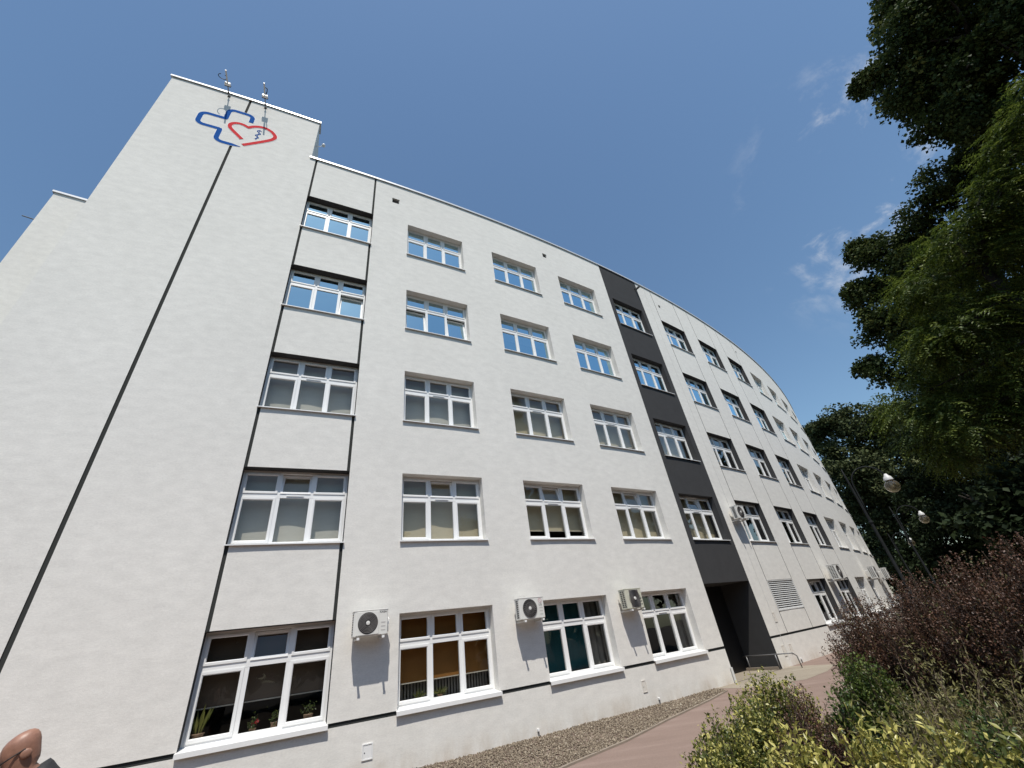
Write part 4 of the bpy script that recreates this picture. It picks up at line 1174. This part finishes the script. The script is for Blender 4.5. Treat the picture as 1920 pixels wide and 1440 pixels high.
# ------------------------------------------------------------------ plants on the window boards
def pot(parent_win, x, y, w, h, label, kind):
    s = CS[parent_win[0]]+WW/2; o_ = FP(s+x, SILL[parent_win[1]]+.086, -y)
    t = empty('potted_plant', o_, FR(s)); tag(t, label, 'potted plant', 'plants on ground-floor window boards')
    MB().lathe([(0, .005), (w*.38, 0), (w*.5, h), (w*.53, h), (w*.53, h*.86), (w*.47, h*.86), (w*.45, h*.9), (0, h*.9)], (0, 0, 0), 16).build('pot', 'terracotta', t, True)
    if kind == 'sword':
        n = 9; a = np.linspace(0, 6.28, n, endpoint=False); P = np.c_[np.cos(a)*w*.25, np.sin(a)*w*.2, np.full(n, h*.85)]
        A = unit(np.c_[np.cos(a)*.28, np.sin(a)*.12, np.ones(n)]); L = rng.uniform(.28, .46, n)
        leaf_mesh('leaves', P, A, np.tile([0, -1.0, 0], (n, 1))+rng.normal(0, .2, (n, 3)), L, .055, rng.uniform(.6, 1, n), 'leaf_pot', t, .1, .55)
    elif kind == 'spike':
        n = 40; A = unit(rng.normal(0, 1, (n, 3))*np.array([1, .4, .5])+np.array([0, 0, .75])); P = np.tile([0, 0, h*.85], (n, 1))+rng.normal(0, .015, (n, 3))
        leaf_mesh('leaves', P, A, rng.normal(0, .4, (n, 3))+np.array([0, -.6, .6]), rng.uniform(.12, .26, n), .018, rng.uniform(.4, 1, n), 'leaf_pot', t, .1, .4)
    else:
        n = 70; P = np.c_[rng.normal(0, w*.36, n), rng.normal(0, .04, n), h+.07+rng.normal(0, .055, n)]
        leaf_mesh('leaves', P, rng.normal(0, 1, (n, 3)), rng.normal(0, .5, (n, 3))+np.array([0, -.5, .7]), rng.uniform(.03, .07, n), .03, rng.uniform(.0, .6, n), 'leaf_pot', t)
        if kind == 'flower':
            n = 16; P = np.c_[rng.normal(.04, .022, n), rng.normal(-.03, .02, n), h+.09+rng.normal(0, .02, n)]
            leaf_mesh('flowers', P, rng.normal(0, 1, (n, 3)), rng.normal(0, .5, (n, 3))+np.array([0, -1, .3]), .045, .04, rng.random(n), 'petal_red', t)
    return t
pot((0, 0), -.98, .40, .20, .13, 'sword-leaved plant in a clay pot at the left of the brown-blind window', 'sword')
pot((0, 0), -.10, .42, .12, .06, 'small red-flowering plant in the middle of the brown-blind window', 'flower')
pot((0, 0), .26, .42, .12, .10, 'small clay pot right of the red flower in the brown-blind window', 'leafy')
pot((0, 0), .86, .42, .17, .13, 'bushy plant in a square-looking clay pot at the right of the brown-blind window', 'leafy')
pot((1, 0), -.62, .42, .10, .05, 'pale spiky plant at the left of the orange-blind window', 'spike')
pot((1, 0), -.12, .42, .12, .06, 'larger spiky plant in the middle of the orange-blind window', 'spike')

# ------------------------------------------------------------------ bald passer-by at the lower left
def person():
    p = at(54, 1392, 5.4)
    fx, fy = -.689, -.724
    rz = math.atan2(fy, fx)          # local +x is the facing direction
    t = empty('person', (p.x, p.y, 0), rz)
    tag(t, 'bald person in sunglasses and a black jacket walking past at the bottom left corner', 'person')
    top = 1.83
    def bend(mb):
        out = []
        for x, y, z in mb.v:
            k = min(1.0, max(0.0, (z-1.36)/.14)); a = math.radians(35)*k*k*(3-2*k)
            dx, dz = x+.02, z-1.40
            if z > 1.36: x, z = -.02+dx*math.cos(a)+dz*math.sin(a), 1.40-dx*math.sin(a)+dz*math.cos(a)
            out.append((x-.16, y, z))
        mb.v = out; return mb
    # one continuous surface: rings from feet through torso, neck and head (x forward, y sideways)
    def loft(rings, name, m, cap=True, n=20):
        vs = []
        for cx_, cy_, z, rx, ry in rings:
            for k in range(n):
                a = 2*math.pi*k/n; vs.append((cx_+rx*math.cos(a), cy_+ry*math.sin(a), z))
        fs = [(i*n+k, i*n+(k+1) % n, (i+1)*n+(k+1) % n, (i+1)*n+k) for i in range(len(rings)-1) for k in range(n)]
        fs += [tuple(range(n-1, -1, -1)), tuple((len(rings)-1)*n+k for k in range(n))]
        return MB().add(vs, fs)
    h0 = top-.245
    head = [(.0, 0, 1.36, .07, .10), (.005, 0, 1.42, .062, .066), (.012, 0, h0-.03, .060, .060), (.035, 0, h0+.005, .072, .060), (.030, 0, h0+.03, .092, .066), (.022, 0, h0+.06, .098, .071), (.012, 0, h0+.10, .101, .075),
            (.002, 0, h0+.14, .105, .0775), (-.006, 0, h0+.175, .103, .075), (-.010, 0, h0+.203, .095, .069), (-.012, 0, h0+.224, .079, .058), (-.012, 0, h0+.238, .055, .041), (-.012, 0, h0+.245, .028, .021), (-.012, 0, h0+.247, .006, .005)]
    b = loft(head, 'body', 'skin')
    b.add([(.112, 0, h0+.12), (.118, .014, h0+.075), (.118, -.014, h0+.075), (.142, 0, h0+.078), (.112, 0, h0+.062)], [(0, 1, 3), (0, 3, 2), (1, 4, 3), (3, 4, 2)])
    # hips, legs, arms continue the same mesh below the jacket
    for sd in (-1, 1):
        b.tube([(0, sd*.09, .95), (.02+.08*sd, sd*.10, .50), (.0+.10*sd, sd*.10, .08)], [.085, .06, .042], 12)
        b.tube([(0, sd*.19, 1.40), (-.02, sd*.235, 1.12), (.05, sd*.24, .86)], [.055, .043, .032], 12)
        b.bbox(.03, .07, sd*.24-.04, sd*.24+.04, .72, .86, .012)
        for f_ in range(4): b.tube([(.05, sd*.24-.028+.019*f_, .74), (.062, sd*.24-.028+.019*f_, .69), (.052, sd*.24-.028+.019*f_, .66-.006*abs(f_-1.5))], [.009, .0085, .007], 6)
        b.tube([(.07, sd*.22, .82), (.10, sd*.215, .77), (.105, sd*.215, .73)], [.011, .010, .008], 6)
    bo = bend(b).build('body', 'skin', t, True)
    for sd in (-1, 1):
        e_ = MB().lathe([(0, -.012), (.026, -.008), (.032, .0), (.024, .008), (0, .006)], (-.012, sd*.079, h0+.105), 12, 'y'); bend(e_).build('ear', 'skin', t, True)
    jk = loft([(0, 0, .88, .13, .19), (0, 0, 1.0, .125, .185), (0, 0, 1.2, .13, .20), (-.01, 0, 1.36, .125, .215), (-.015, 0, 1.44, .105, .195), (-.018, 0, 1.49, .094, .14), (-.018, 0, 1.53, .090, .098), (-.015, 0, 1.56, .084, .086)], 'jacket', 'jacket')
    for sd in (-1, 1): jk.tube([(-.03, sd*.17, 1.44), (-.02, sd*.22, 1.34), (-.02, sd*.235, 1.10), (.05, sd*.24, .88)], [.07, .068, .058, .046], 12)
    bend(jk).build('jacket', 'jacket', t, True)
    tr = MB()
    for sd in (-1, 1): tr.tube([(0, sd*.085, .98), (.01+.05*sd, sd*.10, .72), (.02+.08*sd, sd*.10, .50), (.10*sd, sd*.10, .09)], [.115, .095, .075, .068], 12)
    bend(tr).build('trousers', 'trousers', t, True)
    for sd in (-1, 1):
        MB().bbox(.10*sd-.25, .10*sd+.03, sd*.10-.048, sd*.10+.048, .004, .10, .02).build('shoe', 'black', t)
    gl = MB()
    for sd in (-1, 1):
        gl.tube([(-.02, sd*.081, h0+.135), (.06, sd*.082, h0+.137), (.108, sd*.062, h0+.135)], .0045, 6)
    bend(gl).build('glasses_frame', 'black', t)
    for sd in (-1, 1):
        bend(MB().add([(.116, sd*.008, h0+.145), (.104, sd*.064, h0+.145), (.102, sd*.066, h0+.125), (.108, sd*.05, h0+.108), (.117, sd*.016, h0+.11), (.109, sd*.036, h0+.128)], [(0, 1, 5), (1, 2, 5), (2, 3, 5), (3, 4, 5), (4, 0, 5)])).build('lens', 'lens_dark', t)
    return t
person()

# a far bird and nothing else above the roof: small dark speck
def finish():
    scene.cycles.max_bounces = 8
    scene.cycles.transparent_max_bounces = 16
    scene.cycles.diffuse_bounces = 4
    scene.cycles.glossy_bounces = 3
    scene.cycles.caustics_reflective = False
    scene.cycles.caustics_refractive = False
finish()
